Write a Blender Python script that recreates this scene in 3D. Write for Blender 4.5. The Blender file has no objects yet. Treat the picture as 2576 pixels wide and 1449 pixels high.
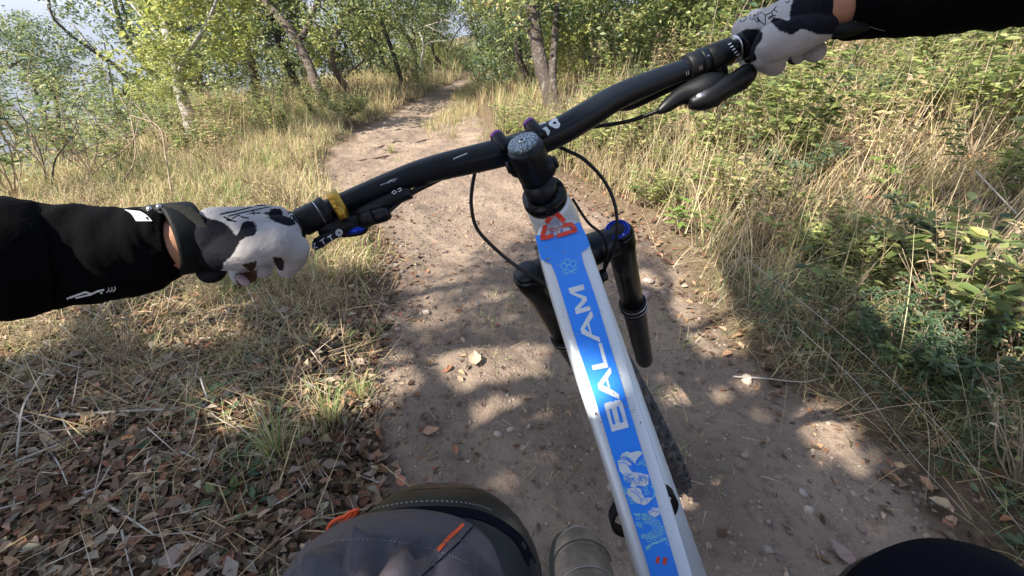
import bpy, math, random
import numpy as np
from mathutils import Vector, Matrix
from mathutils.geometry import tessellate_polygon
rnd = random.Random(7)
rng = np.random.default_rng(7)
S = bpy.context.scene
COL = S.collection

# ------------------------------------------------------------------ camera
CAMH = 1.07
PITCH = math.radians(31)
F = 1050.0                       # focal length in units of a 2576 wide frame
cam_d = bpy.data.cameras.new('camera')
cam = bpy.data.objects.new('camera', cam_d); COL.objects.link(cam)
cam.location = (0, 0, CAMH)
cam.rotation_euler = (math.radians(90) - PITCH, 0, 0)
cam_d.sensor_width = 36; cam_d.lens = 36 * F / 2576
cam_d.clip_start = 0.02; cam_d.clip_end = 12000
S.camera = cam
S.render.resolution_x = 1024; S.render.resolution_y = 576

# ------------------------------------------------------------------ light
SUN_EL = math.radians(47); SUN_AZ_VEC = Vector((-0.86, -0.42, 0)).normalized()   # towards the sun
SUN = Vector((SUN_AZ_VEC.x * math.cos(SUN_EL), SUN_AZ_VEC.y * math.cos(SUN_EL), math.sin(SUN_EL)))
W = bpy.data.worlds.new('World'); S.world = W; W.use_nodes = True
wn = W.node_tree.nodes; wl = W.node_tree.links
bg = wn['Background']; bg.inputs[1].default_value = 0.085
sky = wn.new('ShaderNodeTexSky'); sky.sky_type = 'NISHITA'; sky.sun_disc = False
sky.sun_elevation = SUN_EL; sky.sun_rotation = math.atan2(SUN.x, SUN.y)
sky.air_density = 1.0; sky.dust_density = 1.5
wl.new(sky.outputs[0], bg.inputs[0])
sd = bpy.data.lights.new('sun', 'SUN'); sd.energy = 5.0; sd.angle = math.radians(0.55); sd.color = (1, 0.93, 0.82)
so = bpy.data.objects.new('sun', sd); COL.objects.link(so)
so.rotation_euler = SUN.to_track_quat('Z', 'Y').to_euler(); so.location = (-5, -3, 8)
S.view_settings.view_transform = 'Standard'; S.view_settings.look = 'None'
S.view_settings.exposure = 1.66; S.view_settings.gamma = 1; S.view_settings.use_curve_mapping = False
S.cycles.max_bounces = 6; S.cycles.transparent_max_bounces = 8; S.cycles.volume_bounces = 0
S.cycles.diffuse_bounces = 3

HAZE_D = .0011
# ------------------------------------------------------------------ helpers
FW = np.array([0, math.cos(PITCH), -math.sin(PITCH)]); UP = np.array([0, math.sin(PITCH), math.cos(PITCH)]); RT = np.array([1., 0, 0])
CAM = np.array([0, 0, CAMH])
def ray(u, v):
    return RT * ((u - 1288) / F) + UP * (-(v - 724.5) / F) + FW
def P(u, v, d):
    """point seen at (u, v) at depth d metres"""
    return CAM + ray(u, v) * d
def K(x, y, d):
    """camera-frame coordinates to world"""
    return CAM + RT * x + UP * y + FW * d
def DV(x, y, d):
    return RT * x + UP * y + FW * d
def to_px(p):
    q = np.asarray(p) - CAM
    d = q @ FW
    return 1288 + F * (q @ RT) / d, 724.5 - F * (q @ UP) / d
def nrm(v):
    v = np.asarray(v, float); return v / (np.linalg.norm(v) + 1e-12)

def tag(o, label=None, cat=None, group=None, kind=None):
    if label: o['label'] = label
    if cat: o['category'] = cat
    if group: o['group'] = group
    if kind: o['kind'] = kind
    return o
def empty(name, loc, label, cat, group=None):
    o = bpy.data.objects.new(name, None); COL.objects.link(o); o.location = loc
    o.empty_display_size = .05
    return tag(o, label, cat, group)
ROOTLOC = {}
def mesh_data(name, V, Fc, mat=None, col=None, smooth=True, off=None):
    V = np.asarray(V, float)
    if off is not None: V = V - np.asarray(off)
    me = bpy.data.meshes.new(name)
    if isinstance(Fc, np.ndarray):
        n, k = Fc.shape
        me.vertices.add(len(V)); me.vertices.foreach_set('co', V.astype(np.float32).ravel())
        me.loops.add(n * k); me.loops.foreach_set('vertex_index', Fc.astype(np.int32).ravel())
        me.polygons.add(n); me.polygons.foreach_set('loop_start', np.arange(0, n * k, k, dtype=np.int32))
        me.polygons.foreach_set('loop_total', np.full(n, k, dtype=np.int32))
        me.update(calc_edges=True); me.validate()
    else:
        me.from_pydata([tuple(v) for v in V], [], [tuple(int(i) for i in f) for f in Fc]); me.update()
    if smooth: me.polygons.foreach_set('use_smooth', [True] * len(me.polygons))
    if col is not None:
        a = me.color_attributes.new('Col', 'FLOAT_COLOR', 'POINT')
        c = np.ones((len(V), 4), np.float32); c[:, :3] = np.asarray(col)
        a.data.foreach_set('color', c.ravel())
    if mat: me.materials.append(mat)
    return me
def obj(name, V, Fc, mat=None, parent=None, col=None, smooth=True, **kw):
    off = None
    if parent is not None:
        r = parent; off = np.array(parent.matrix_world.translation) if parent.parent is None and not parent.get('_off') else None
        off = np.array(ROOTLOC.get(parent.name, tuple(parent.location)))
    me = mesh_data(name, V, Fc, mat, col, smooth, off)
    o = bpy.data.objects.new(name, me); COL.objects.link(o)
    if parent is not None:
        o.parent = parent
        ROOTLOC[o.name] = tuple(off)
    if kw: tag(o, **kw)
    return o

class MB:
    """collects shapes into one mesh"""
    def __init__(s): s.V = []; s.F = []; s.C = []
    def add(s, V, Fc, col=None):
        b = len(s.V); s.V.extend([tuple(v) for v in V]); s.F.extend([tuple(int(i) + b for i in f) for f in Fc])
        if col is not None: s.C.extend([col] * len(V))
        return s
    def tube(s, pts, rad, n=12, cap=True, sq=1.0, ref=None, col=None):
        pts = [np.asarray(p, float) for p in pts]
        if not hasattr(rad, '__len__'): rad = [rad] * len(pts)
        m = len(pts); V = []; Fc = []
        t0 = nrm(pts[1] - pts[0])
        a = ref if ref is not None else (np.array([0, 0, 1.]) if abs(t0[2]) < .9 else np.array([1., 0, 0]))
        x = nrm(np.cross(t0, a))
        for i in range(m):
            t = nrm(pts[min(i + 1, m - 1)] - pts[max(i - 1, 0)])
            x = nrm(x - t * (x @ t)); y = np.cross(t, x)
            for k in range(n):
                an = 2 * math.pi * k / n
                V.append(pts[i] + (x * math.cos(an) + y * math.sin(an) * sq) * rad[i])
        for i in range(m - 1):
            for k in range(n):
                k2 = (k + 1) % n
                Fc.append((i * n + k, i * n + k2, (i + 1) * n + k2, (i + 1) * n + k))
        if cap:
            Fc.append(tuple(range(n))[::-1]); Fc.append(tuple(range((m - 1) * n, m * n)))
        return s.add(V, Fc, col)
    def box(s, c, ax, ay, az, hx, hy, hz, col=None, taper=1.0):
        c = np.asarray(c, float); ax, ay, az = nrm(ax), nrm(ay), nrm(az); V = []
        for sz in (-1, 1):
            k = taper if sz > 0 else 1
            for sx, sy in ((-1, -1), (1, -1), (1, 1), (-1, 1)):
                V.append(c + ax * sx * hx * k + ay * sy * hy * k + az * sz * hz)
        return s.add(V, [(3, 2, 1, 0), (4, 5, 6, 7), (0, 1, 5, 4), (1, 2, 6, 5), (2, 3, 7, 6), (3, 0, 4, 7)], col)
    def ball(s, c, r, ax=(1, 0, 0), ay=(0, 1, 0), az=(0, 0, 1), nu=14, nv=9, sc=(1, 1, 1), col=None):
        c = np.asarray(c, float); ax, ay, az = map(nrm, (ax, ay, az)); V = []; Fc = []
        for j in range(nv + 1):
            ph = math.pi * j / nv
            for i in range(nu):
                th = 2 * math.pi * i / nu
                V.append(c + r * (ax * sc[0] * math.sin(ph) * math.cos(th) + ay * sc[1] * math.sin(ph) * math.sin(th) + az * sc[2] * math.cos(ph)))
        for j in range(nv):
            for i in range(nu):
                i2 = (i + 1) % nu; Fc.append((j * nu + i, (j + 1) * nu + i, (j + 1) * nu + i2, j * nu + i2))
        return s.add(V, Fc, col)
    def obj(s, name, mat, parent=None, smooth=True, **kw):
        return obj(name, s.V, s.F, mat, parent, s.C if s.C else None, smooth, **kw)

def spline(pts, n):
    """Catmull-Rom through rows of numbers"""
    pts = [np.asarray(p, float) for p in pts]; out = []
    q = [2 * pts[0] - pts[1]] + pts + [2 * pts[-1] - pts[-2]]
    for i in range(1, len(q) - 2):
        for k in range(n):
            t = k / n
            out.append(.5 * ((2 * q[i]) + (-q[i - 1] + q[i + 1]) * t + (2 * q[i - 1] - 5 * q[i] + 4 * q[i + 1] - q[i + 2]) * t * t
                             + (-q[i - 1] + 3 * q[i] - 3 * q[i + 1] + q[i + 2]) * t ** 3))
    out.append(pts[-1]); return out
def add_mod_apply(o, mods):
    """evaluate modifiers into a plain mesh"""
    for typ, kw in mods:
        m = o.modifiers.new(typ.lower(), typ)
        for k, v in kw.items(): setattr(m, k, v)
    dg = bpy.context.evaluated_depsgraph_get(); dg.update()
    me = bpy.data.meshes.new_from_object(o.evaluated_get(dg))
    o.modifiers.clear(); o.data = me
    return o
def capsules(name, caps, voxel, mat, parent, smooth_it=6, decim=None, **kw):
    mb = MB()
    for c in caps:
        p0, p1, r0, r1 = np.asarray(c[0], float), np.asarray(c[1], float), c[2], c[3]
        ns = 12; L = np.linalg.norm(p1 - p0); t = nrm(p1 - p0); pts = []; rad = []
        for k in range(7):
            a = math.pi / 2 * k / 6; pts.append(p0 - t * r0 * math.cos(a)); rad.append(max(r0 * math.sin(a), r0 * .02))
        for k in range(7):
            a = math.pi / 2 * (1 - k / 6); pts.append(p1 + t * r1 * math.cos(a)); rad.append(max(r1 * math.sin(a), r1 * .02))
        mb.tube(pts, rad, 20)
    o = mb.obj(name, mat, parent, **kw)
    add_mod_apply(o, [('REMESH', dict(mode='VOXEL', voxel_size=voxel)), ('SMOOTH', dict(factor=.5, iterations=smooth_it))])
    o.data.materials.clear(); o.data.materials.append(mat)
    o.data.polygons.foreach_set('use_smooth', [True] * len(o.data.polygons))
    return o
def me_verts(o):
    n = len(o.data.vertices); a = np.empty(n * 3, np.float32); o.data.vertices.foreach_get('co', a); return a.reshape(-1, 3).astype(float)
def set_verts(o, V):
    o.data.vertices.foreach_set('co', V.astype(np.float32).ravel()); o.data.update()
def set_col(o, C):
    a = o.data.color_attributes.get('Col') or o.data.color_attributes.new('Col', 'FLOAT_COLOR', 'POINT')
    c = np.ones((len(C), 4), np.float32); c[:, :3] = C; a.data.foreach_set('color', c.ravel())

# value noise
def vnoise(x, y, seed=0):
    x = np.asarray(x, float); y = np.asarray(y, float)
    xi = np.floor(x).astype(np.int64); yi = np.floor(y).astype(np.int64); fx = x - xi; fy = y - yi
    fx = fx * fx * (3 - 2 * fx); fy = fy * fy * (3 - 2 * fy)
    def h(a, b):
        n = (a * 374761393 + b * 668265263 + seed * 1442695041) & 0x7fffffff
        n = ((n ^ (n >> 13)) * 1274126177) & 0x7fffffff
        n = n ^ (n >> 16)
        return (n & 0xffff) / 65535.0
    return (h(xi, yi) * (1 - fx) + h(xi + 1, yi) * fx) * (1 - fy) + (h(xi, yi + 1) * (1 - fx) + h(xi + 1, yi + 1) * fx) * fy - .5
def fbm(x, y, seed=0, o=4):
    s = 0; a = 1
    for i in range(o): s = s + a * vnoise(x * 2 ** i, y * 2 ** i, seed + i); a *= .5
    return s
def sstep(x, a, b):
    t = np.clip((x - a) / (b - a), 0, 1); return t * t * (3 - 2 * t)

# ------------------------------------------------------------------ materials
def mat(name, color=(.5, .5, .5), rough=.6, metal=0, attr=None, noise=None, bump=None, spec=.5, trans=0, coat=0):
    m = bpy.data.materials.new(name); m.use_nodes = True; nt = m.node_tree; N = nt.nodes; L = nt.links
    b = N['Principled BSDF']; b.inputs['Roughness'].default_value = rough; b.inputs['Metallic'].default_value = metal
    b.inputs['Specular IOR Level'].default_value = spec; b.inputs['Coat Weight'].default_value = coat
    b.inputs['Coat Roughness'].default_value = .08
    src = None
    if attr:
        a = N.new('ShaderNodeAttribute'); a.attribute_name = 'Col'; src = a.outputs['Color']
    tc = N.new('ShaderNodeTexCoord')
    if noise:
        sc, c2, lo, hi = noise
        n = N.new('ShaderNodeTexNoise'); n.inputs['Scale'].default_value = sc; n.inputs['Detail'].default_value = 6; n.inputs['Roughness'].default_value = .65
        L.new(tc.outputs['Object'], n.inputs['Vector'])
        r = N.new('ShaderNodeMapRange'); r.inputs[1].default_value = lo; r.inputs[2].default_value = hi; L.new(n.outputs[0], r.inputs[0])
        x = N.new('ShaderNodeMix'); x.data_type = 'RGBA'; L.new(r.outputs[0], x.inputs[0])
        if src: L.new(src, x.inputs[6])
        else: x.inputs[6].default_value = (*color, 1)
        x.inputs[7].default_value = (*c2, 1); src = x.outputs[2]
    if src: L.new(src, b.inputs['Base Color'])
    else: b.inputs['Base Color'].default_value = (*color, 1)
    if bump:
        for i, (sc, st, dist) in enumerate(bump if isinstance(bump, list) else [bump]):
            n = N.new('ShaderNodeTexNoise'); n.inputs['Scale'].default_value = sc; n.inputs['Detail'].default_value = 5
            L.new(tc.outputs['Object'], n.inputs['Vector'])
            bp = N.new('ShaderNodeBump'); bp.inputs['Strength'].default_value = st; bp.inputs['Distance'].default_value = dist
            L.new(n.outputs[0], bp.inputs['Height'])
            if i: L.new(prev.outputs[0], bp.inputs['Normal'])
            prev = bp
        L.new(prev.outputs[0], b.inputs['Normal'])
    if trans:
        t = N.new('ShaderNodeBsdfTranslucent'); mx = N.new('ShaderNodeMixShader'); mx.inputs[0].default_value = trans
        if src: L.new(src, t.inputs[0])
        else: t.inputs[0].default_value = (*color, 1)
        L.new(b.outputs[0], mx.inputs[1]); L.new(t.outputs[0], mx.inputs[2]); L.new(mx.outputs[0], N['Material Output'].inputs[0])
    return m
M = {}
M['leaf'] = mat('leaf', attr=1, rough=.45, spec=.4, trans=.45)
M['grass'] = mat('dry_grass', attr=1, rough=.6, spec=.25, trans=.25)
M['litter'] = mat('leaf_litter', attr=1, rough=.7, spec=.25, trans=.08, noise=(60, (.10, .06, .035), .5, .9))
M['stone'] = mat('stone', attr=1, rough=.85, noise=(30, (.16, .12, .10), .4, .8), bump=(60, .4, .003))
M['bark'] = mat('bark_dark', (.085, .062, .045), .9, noise=(14, (.22, .19, .16), .5, .72), bump=[(22, .9, .02), (90, .5, .004)])
M['bark_pale'] = mat('bark_pale', (.30, .28, .25), .85, noise=(9, (.12, .10, .085), .5, .68), bump=[(25, .7, .012)])
M['bark_mid'] = mat('bark_lichen', (.06, .045, .035), .9, noise=(13, (.21, .19, .16), .54, .72), bump=[(30, .9, .02), (110, .5, .004)])
M['dead'] = mat('dead_wood', (.46, .42, .36), .85, noise=(25, (.2, .16, .13), .5, .75), bump=(60, .5, .004))
M['rootm'] = mat('root_bark', (.20, .145, .105), .9, noise=(20, (.12, .09, .07), .45, .7), bump=(60, .6, .006))
M['stick'] = mat('stick', (.36, .27, .19), .85, noise=(30, (.14, .095, .06), .45, .75), bump=(80, .5, .002))
M['alu'] = mat('brushed_silver_paint', (.70, .74, .78), .40, .22, bump=(300, .05, .0005), coat=.2)
M['blue'] = mat('blue_decal', (.03, .27, .98), .35, noise=(40, (.05, .33, 1.0), .55, .9), coat=.2)
M['white'] = mat('white_print', (.72, .76, .80), .35)
M['cyan'] = mat('cyan_print', (.25, .68, .86), .35)
M['red'] = mat('red_sticker', (.75, .06, .025), .35)
M['clear'] = mat('sticker_face', (.46, .52, .62), .3, .5)
M['satin'] = mat('satin_black_alloy', (.0035, .0055, .0095), .36, .0, spec=.35, bump=(500, .06, .0003))
M['gloss'] = mat('gloss_black', (.0025, .0025, .003), .26, 0, spec=.28, coat=.06)
M['plastic'] = mat('black_plastic', (.004, .0045, .006), .45, spec=.35, bump=(400, .1, .0003))
M['rubber'] = mat('rubber', (.009, .009, .010), .8, spec=.3, bump=(250, .3, .001))
M['tyre'] = mat('dusty_tyre', (.05, .048, .047), .85, noise=(40, (.26, .22, .19), .5, .75), bump=(200, .3, .001))
M['steel'] = mat('steel', (.5, .5, .52), .3, 1)
M['gold'] = mat('gold_anodised', (.50, .30, .05), .33, .85)
M['purple'] = mat('purple_anodised', (.28, .08, .34), .35, .7)
M['blueano'] = mat('blue_anodised', (.01, .05, .55), .3, .6)
M['dirtcap'] = mat('dusty_top_cap', (.10, .15, .18), .5, .4, noise=(420, (.55, .6, .62), .5, .62))
M['cable'] = mat('cable_housing', (.005, .005, .006), .4, spec=.35)
M['jersey'] = mat('black_jersey', (.0022, .0024, .003), .9, spec=.06, bump=[(500, .3, .0006), (9, .6, .02)])
M['glove'] = mat('glove_fabric', attr=1, rough=.85, spec=.2, bump=[(700, .35, .0008), (38, .8, .007)])
M['skin'] = mat('skin', (.44, .22, .13), .5, noise=(30, (.36, .16, .095), .4, .8), bump=(250, .15, .0006))
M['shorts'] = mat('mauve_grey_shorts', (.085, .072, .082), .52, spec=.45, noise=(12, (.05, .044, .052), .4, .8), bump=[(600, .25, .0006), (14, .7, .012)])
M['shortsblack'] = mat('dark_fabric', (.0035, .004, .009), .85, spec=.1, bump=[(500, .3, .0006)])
M['pad'] = mat('knee_pad_shell', (.010, .0105, .011), .42, spec=.35, bump=[(150, .25, .001)])
M['orange'] = mat('orange_trim', (.85, .10, .02), .6)
M['stitch'] = mat('pale_stitching', (.35, .34, .33), .7)
M['shoe'] = mat('dusty_shoe', (.15, .12, .09), .75, noise=(26, (.30, .245, .18), .42, .68), bump=[(60, .5, .004), (500, .4, .001)])
M['shoesole'] = mat('shoe_sole', (.06, .055, .045), .7)
M['saddle'] = mat('saddle_cover', (.38, .28, .29), .7, bump=(300, .3, .0006))
M['strap'] = mat('watch_strap', (.0035, .005, .005), .65, spec=.25, bump=(350, .4, .0008))
M['helmet'] = mat('helmet_shell', (.03, .03, .035), .3)
M['hillmat'] = mat('far_forest', (.04, .055, .03), 1, spec=0, noise=(.012, (.06, .07, .045), .40, .65))

# ground material: dirt on the trail, litter soil elsewhere (mask stored on the mesh)
def ground_material():
    m = bpy.data.materials.new('trail_soil'); m.use_nodes = True; nt = m.node_tree; N = nt.nodes; L = nt.links
    b = N['Principled BSDF']; b.inputs['Roughness'].default_value = .95; b.inputs['Specular IOR Level'].default_value = .15
    tc = N.new('ShaderNodeTexCoord'); at = N.new('ShaderNodeAttribute'); at.attribute_name = 'Col'
    def noise(sc, det=8, ro=.6):
        n = N.new('ShaderNodeTexNoise'); n.inputs['Scale'].default_value = sc; n.inputs['Detail'].default_value = det; n.inputs['Roughness'].default_value = ro
        L.new(tc.outputs['Object'], n.inputs['Vector']); return n
    def mix(f, a, c2):
        x = N.new('ShaderNodeMix'); x.data_type = 'RGBA'
        for s_, t_ in ((f, 0), (a, 6), (c2, 7)):
            if isinstance(s_, tuple): x.inputs[t_].default_value = (*s_, 1)
            else: L.new(s_, x.inputs[t_])
        return x.outputs[2]
    def mr(s_, lo, hi):
        r = N.new('ShaderNodeMapRange'); r.inputs[1].default_value = lo; r.inputs[2].default_value = hi; L.new(s_, r.inputs[0]); return r.outputs[0]
    n1 = noise(2.2); n2 = noise(28); n3 = noise(130, 4)
    dirt = mix(mr(n1.outputs[0], .35, .68), (.175, .130, .100), (.295, .226, .168))
    dirt = mix(mr(n2.outputs[0], .52, .75), dirt, (.115, .085, .068))
    dirt = mix(mr(n3.outputs[0], .60, .78), dirt, (.38, .30, .235))
    soil = mix(mr(n2.outputs[0], .35, .7), (.075, .052, .034), (.17, .125, .08))
    c = mix(at.outputs['Fac'], soil, dirt); L.new(c, b.inputs['Base Color'])
    b1 = N.new('ShaderNodeBump'); b1.inputs['Strength'].default_value = .9; b1.inputs['Distance'].default_value = .02; L.new(n2.outputs[0], b1.inputs['Height'])
    b2 = N.new('ShaderNodeBump'); b2.inputs['Strength'].default_value = .8; b2.inputs['Distance'].default_value = .005; L.new(n3.outputs[0], b2.inputs['Height'])
    L.new(b1.outputs[0], b2.inputs['Normal']); L.new(b2.outputs[0], b.inputs['Normal'])
    return m
M['ground'] = ground_material()

# ------------------------------------------------------------------ terrain
def flat(u, v):
    r = ray(u, v); t = CAMH / -r[2]; return CAM + r * t
LE = [flat(u, v) for u, v in [(1165, 182), (1130, 210), (1080, 235), (1030, 262), (915, 320), (835, 375), (810, 430), (880, 520), (985, 640), (965, 760), (930, 880), (900, 970), (920, 1080), (930, 1190), (930, 1300), (900, 1449)]]
RE = [flat(u, v) for u, v in [(1215, 182), (1205, 210), (1190, 248), (1215, 320), (1250, 400), (1400, 475), (1600, 560), (1700, 660), (1790, 770), (1850, 860), (2040, 980), (2230, 1100), (2400, 1300), (2470, 1449)]]
LE.sort(key=lambda p: p[1]); RE.sort(key=lambda p: p[1])
LEy = np.array([p[1] for p in LE]); LEx = np.array([p[0] for p in LE]); REy = np.array([p[1] for p in RE]); REx = np.array([p[0] for p in RE])
def xl(y): return np.interp(y, LEy, LEx)
def xr(y): return np.interp(y, REy, REx)
YEND = 13.5
def trail_mask(x, y):
    j = .10 * fbm(x * 3, y * 3, 5) + .10 * fbm(x * 11, y * 11, 6)
    m = sstep(x - xl(y) + j, -.06, .10) * (1 - sstep(x - xr(y) + j, -.10, .06))
    return m * (1 - sstep(y + j * 3, YEND - .3, YEND + .6))
def H(x, y):
    x = np.asarray(x, float); y = np.asarray(y, float)
    R = np.hypot(x, y)
    near = 1 - sstep(R, 30, 60)
    s = np.maximum(x - xr(np.clip(y, -2, 16)), 0); t = np.maximum(xl(np.clip(y, -2, 16)) - x, 0)
    bank = .085 * sstep(s, 0, .14) + .19 * np.minimum(s, 25) * sstep(s, .1, 1.5)
    left = .055 * sstep(t, 0, .18) - .55 * np.maximum(t - 2.2 - .10 * np.clip(y, 0, 9), 0)
    back = .035 * np.maximum(y - YEND, 0)
    h = bank + np.maximum(left, -95) + np.minimum(back, 1.2)
    h = h + near * (.05 * fbm(x * .7, y * .7, 3) + .018 * fbm(x * 5, y * 5, 11, 3))
    tmk = trail_mask(x, y) * (R < 12)
    q_ = (x - xl(np.clip(y, -2, 16))) / np.maximum(xr(np.clip(y, -2, 16)) - xl(np.clip(y, -2, 16)), .2)
    h = h - tmk * .028 * (np.exp(-((q_ - .42 - .08 * np.sin(y * 1.3)) / .13) ** 2) + .6 * np.exp(-((q_ - .78) / .07) ** 2))
    h = h + tmk * sstep(y, 2.2, 3.6) * (.060 * fbm(x * .9 + y * .3, y * 4.2, 61, 3)) + tmk * .022 * fbm(x * 5, y * 7, 63, 3) * sstep(y, -.5, .3) + tmk * .009 * fbm(x * 17, y * 17, 64, 2) * (R < 7)
    h = h + .085 * np.exp(-(((x + 1.02) / .38) ** 2 + ((y - 2.75) / .34) ** 2)) + .06 * np.exp(-(((x + 1.0) / .3) ** 2 + ((y - 3.8) / .3) ** 2))
    rough = .012 * fbm(x * 22, y * 22, 21, 2) * (R < 6)
    h = h + rough
    # far valley and ridges
    far = sstep(R, 60, 400)
    ang = np.arctan2(x, y)
    ridge = 1500 * (1 + .1 * np.sin(ang * 3))
    rid = np.exp(-((R - ridge * 1.35) / 520) ** 2) * (150 + 50 * np.sin(ang * 7 + 1) + 35 * np.sin(ang * 19) + 15 * np.sin(ang * 41)) + 18 * fbm(x * .006, y * .006, 31)
    return h * (1 - far) + far * (-95 + rid)
def warp(n, lo, hi, core, k=3.2):
    t = np.linspace(-1, 1, n); s = np.sinh(t * k) / math.sinh(k)
    return np.where(s < 0, -s * lo, s * hi) + core
def nonuni(lo, hi, a, b, n_core, n_out):
    core = np.linspace(a, b, n_core)
    g = lambda L: (np.expm1(np.linspace(0, 1, n_out + 1)[1:] * 7) / math.expm1(7)) * L
    return np.concatenate([(a - g(a - lo))[::-1], core, b + g(hi - b)])
gx = nonuni(-4500, 4500, -3.2, 3.4, 330, 70); gy = nonuni(-600, 4500, -1.0, 8.0, 400, 70)
GX, GY = np.meshgrid(gx, gy); GZ = H(GX, GY)
nx, ny = len(gx), len(gy)
V = np.stack([GX.ravel(), GY.ravel(), GZ.ravel()], 1)
I = np.arange(nx * ny).reshape(ny, nx)
Fq = np.stack([I[:-1, :-1].ravel(), I[:-1, 1:].ravel(), I[1:, 1:].ravel(), I[1:, :-1].ravel()], 1)
tm = trail_mask(V[:, 0], V[:, 1])
cx = (V[Fq[:, 0], 0] + V[Fq[:, 2], 0]) / 2; cy = (V[Fq[:, 0], 1] + V[Fq[:, 2], 1]) / 2
Rf = np.hypot(cx, cy)
g = obj('ground', V, Fq, M['ground'], col=np.repeat(tm[:, None], 3, 1), kind='structure', label='dirt trail bed and leafy slopes on both sides')
g.data.materials.append(M['hillmat'])
g.data.polygons.foreach_set('material_index', (Rf > 45).astype(np.int32))
def G(u, v, lift=0):
    """where the ray through (u, v) meets the ground"""
    r = ray(u, v)
    ts = np.concatenate([np.linspace(.3, 14, 1500), np.linspace(14, 80, 400)])
    p = CAM[None] + r[None] * ts[:, None]
    below = np.nonzero(p[:, 2] < H(p[:, 0], p[:, 1]))[0]
    t = ts[below[0]] if len(below) else ts[-1]
    q = CAM + r * t; q[2] = float(H(q[0], q[1])) + lift
    return q

# ------------------------------------------------------------------ air
HZ = MB().box((0, 1900, 28), (1, 0, 0), (0, 1, 0), (0, 0, 1), 6600, 6600, 152)
hm = bpy.data.materials.new('haze_air'); hm.use_nodes = True; hn = hm.node_tree.nodes; hn.remove(hn['Principled BSDF'])
pv = hn.new('ShaderNodeVolumePrincipled'); pv.inputs['Color'].default_value = (.72, .80, 1, 1); pv.inputs['Density'].default_value = HAZE_D; pv.inputs['Anisotropy'].default_value = .2
hm.node_tree.links.new(pv.outputs[0], hn['Material Output'].inputs['Volume'])
hz = HZ.obj('haze', hm, None, False, kind='stuff', label='pale blue haze over the distant valley')

# ------------------------------------------------------------------ vegetation generators (vectorised)
def blades(base, n_seg, length, width, head, lean, bend, col, tipcol=None):
    """base (N,3); each blade a bent ribbon of n_seg quads"""
    N_ = len(base); k = n_seg + 1
    dx = np.cos(head); dy = np.sin(head); side = np.stack([-dy, dx, np.zeros(N_)], 1)
    V = np.zeros((N_, k, 2, 3)); p = base.copy(); an = lean.copy()
    for i in range(k):
        w = width * (1 - .85 * i / n_seg)
        V[:, i, 0] = p - side * w[:, None] / 2; V[:, i, 1] = p + side * w[:, None] / 2
        st = length / n_seg
        p = p + np.stack([dx * np.sin(an), dy * np.sin(an), np.cos(an)], 1) * st[:, None]
        an = an + bend / n_seg
    V = V.reshape(-1, 3)
    b = (np.arange(N_) * k * 2)[:, None]
    Fs = []
    for i in range(n_seg): Fs.append(b + np.array([[i * 2, i * 2 + 1, i * 2 + 3, i * 2 + 2]]))
    Fc = np.concatenate(Fs, 0)
    C = np.repeat(col, k * 2, 0)
    return V, Fc, C
def leaves(c, t, n, l, w, col, fold=.25, curl=.15, pts=6):
    """leaf outline of 6 points with a folded, curled blade"""
    N_ = len(c); t = t / np.linalg.norm(t, axis=1, keepdims=True)
    s = np.cross(n, t); s /= np.linalg.norm(s, axis=1, keepdims=True) + 1e-9; nn = np.cross(t, s)
    l = l[:, None]; w = w[:, None]
    if pts == 6:
        tpl = [(0, 0, 0), (.32, -.5, 1), (.75, -.36, .7), (1, 0, 0), (.75, .36, .7), (.32, .5, 1)]
        V = np.stack([c + t * l * a + s * w * b_ + nn * (w * fold * f_ * .5 - l * curl * a * a) for a, b_, f_ in tpl], 1)
        Fi = np.array([[0, 1, 2, 3], [0, 3, 4, 5]])
    else:
        tpl = [(0, 0, 0), (.45, -.5, 1), (1, 0, 0), (.45, .5, 1)]
        V = np.stack([c + t * l * a + s * w * b_ + nn * (w * fold * f_ * .5 - l * curl * a * a) for a, b_, f_ in tpl], 1)
        Fi = np.array([[0, 1, 2, 3]])
    k = V.shape[1]; V = V.reshape(-1, 3)
    Fc = ((np.arange(N_) * k)[:, None, None] + Fi[None]).reshape(-1, 4)
    return V, Fc, np.repeat(col, k, 0)
def cat(*parts):
    Vs, Fs, Cs = [], [], []; o = 0
    for V, Fc, C in parts:
        Vs.append(V); Fs.append(Fc + o); Cs.append(C); o += len(V)
    return np.concatenate(Vs), np.concatenate(Fs), np.concatenate(Cs)
def pal(cols, n, jit=.18, w=None, r=rng):
    cols = np.array(cols, float); i = r.choice(len(cols), n, p=w); c = cols[i]
    return np.clip(c * (1 + r.uniform(-jit, jit, (n, 1))) * (1 + r.uniform(-.06, .06, (n, 3))), 0, 1)
STRAW = [(.56, .44, .24), (.47, .36, .19), (.66, .55, .34), (.36, .25, .14), (.34, .34, .14)]
GREENG = [(.22, .31, .09), (.15, .24, .07), (.33, .40, .13)]
GREEN_Y = [(.28, .32, .10), (.36, .38, .13), (.20, .25, .08), (.44, .43, .19)]
GREEN_M = [(.17, .215, .068), (.235, .275, .09), (.12, .16, .055), (.31, .34, .13)]
GREEN_D = [(.075, .125, .07), (.11, .165, .09), (.155, .205, .12)]
BROWN = [(.19, .105, .06), (.14, .08, .048), (.29, .18, .105), (.10, .06, .04), (.36, .25, .165), (.25, .11, .06), (.14, .11, .07)]
def rand_dir(n, r=rng):
    v = r.normal(size=(n, 3)); return v / np.linalg.norm(v, axis=1, keepdims=True)

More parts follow.
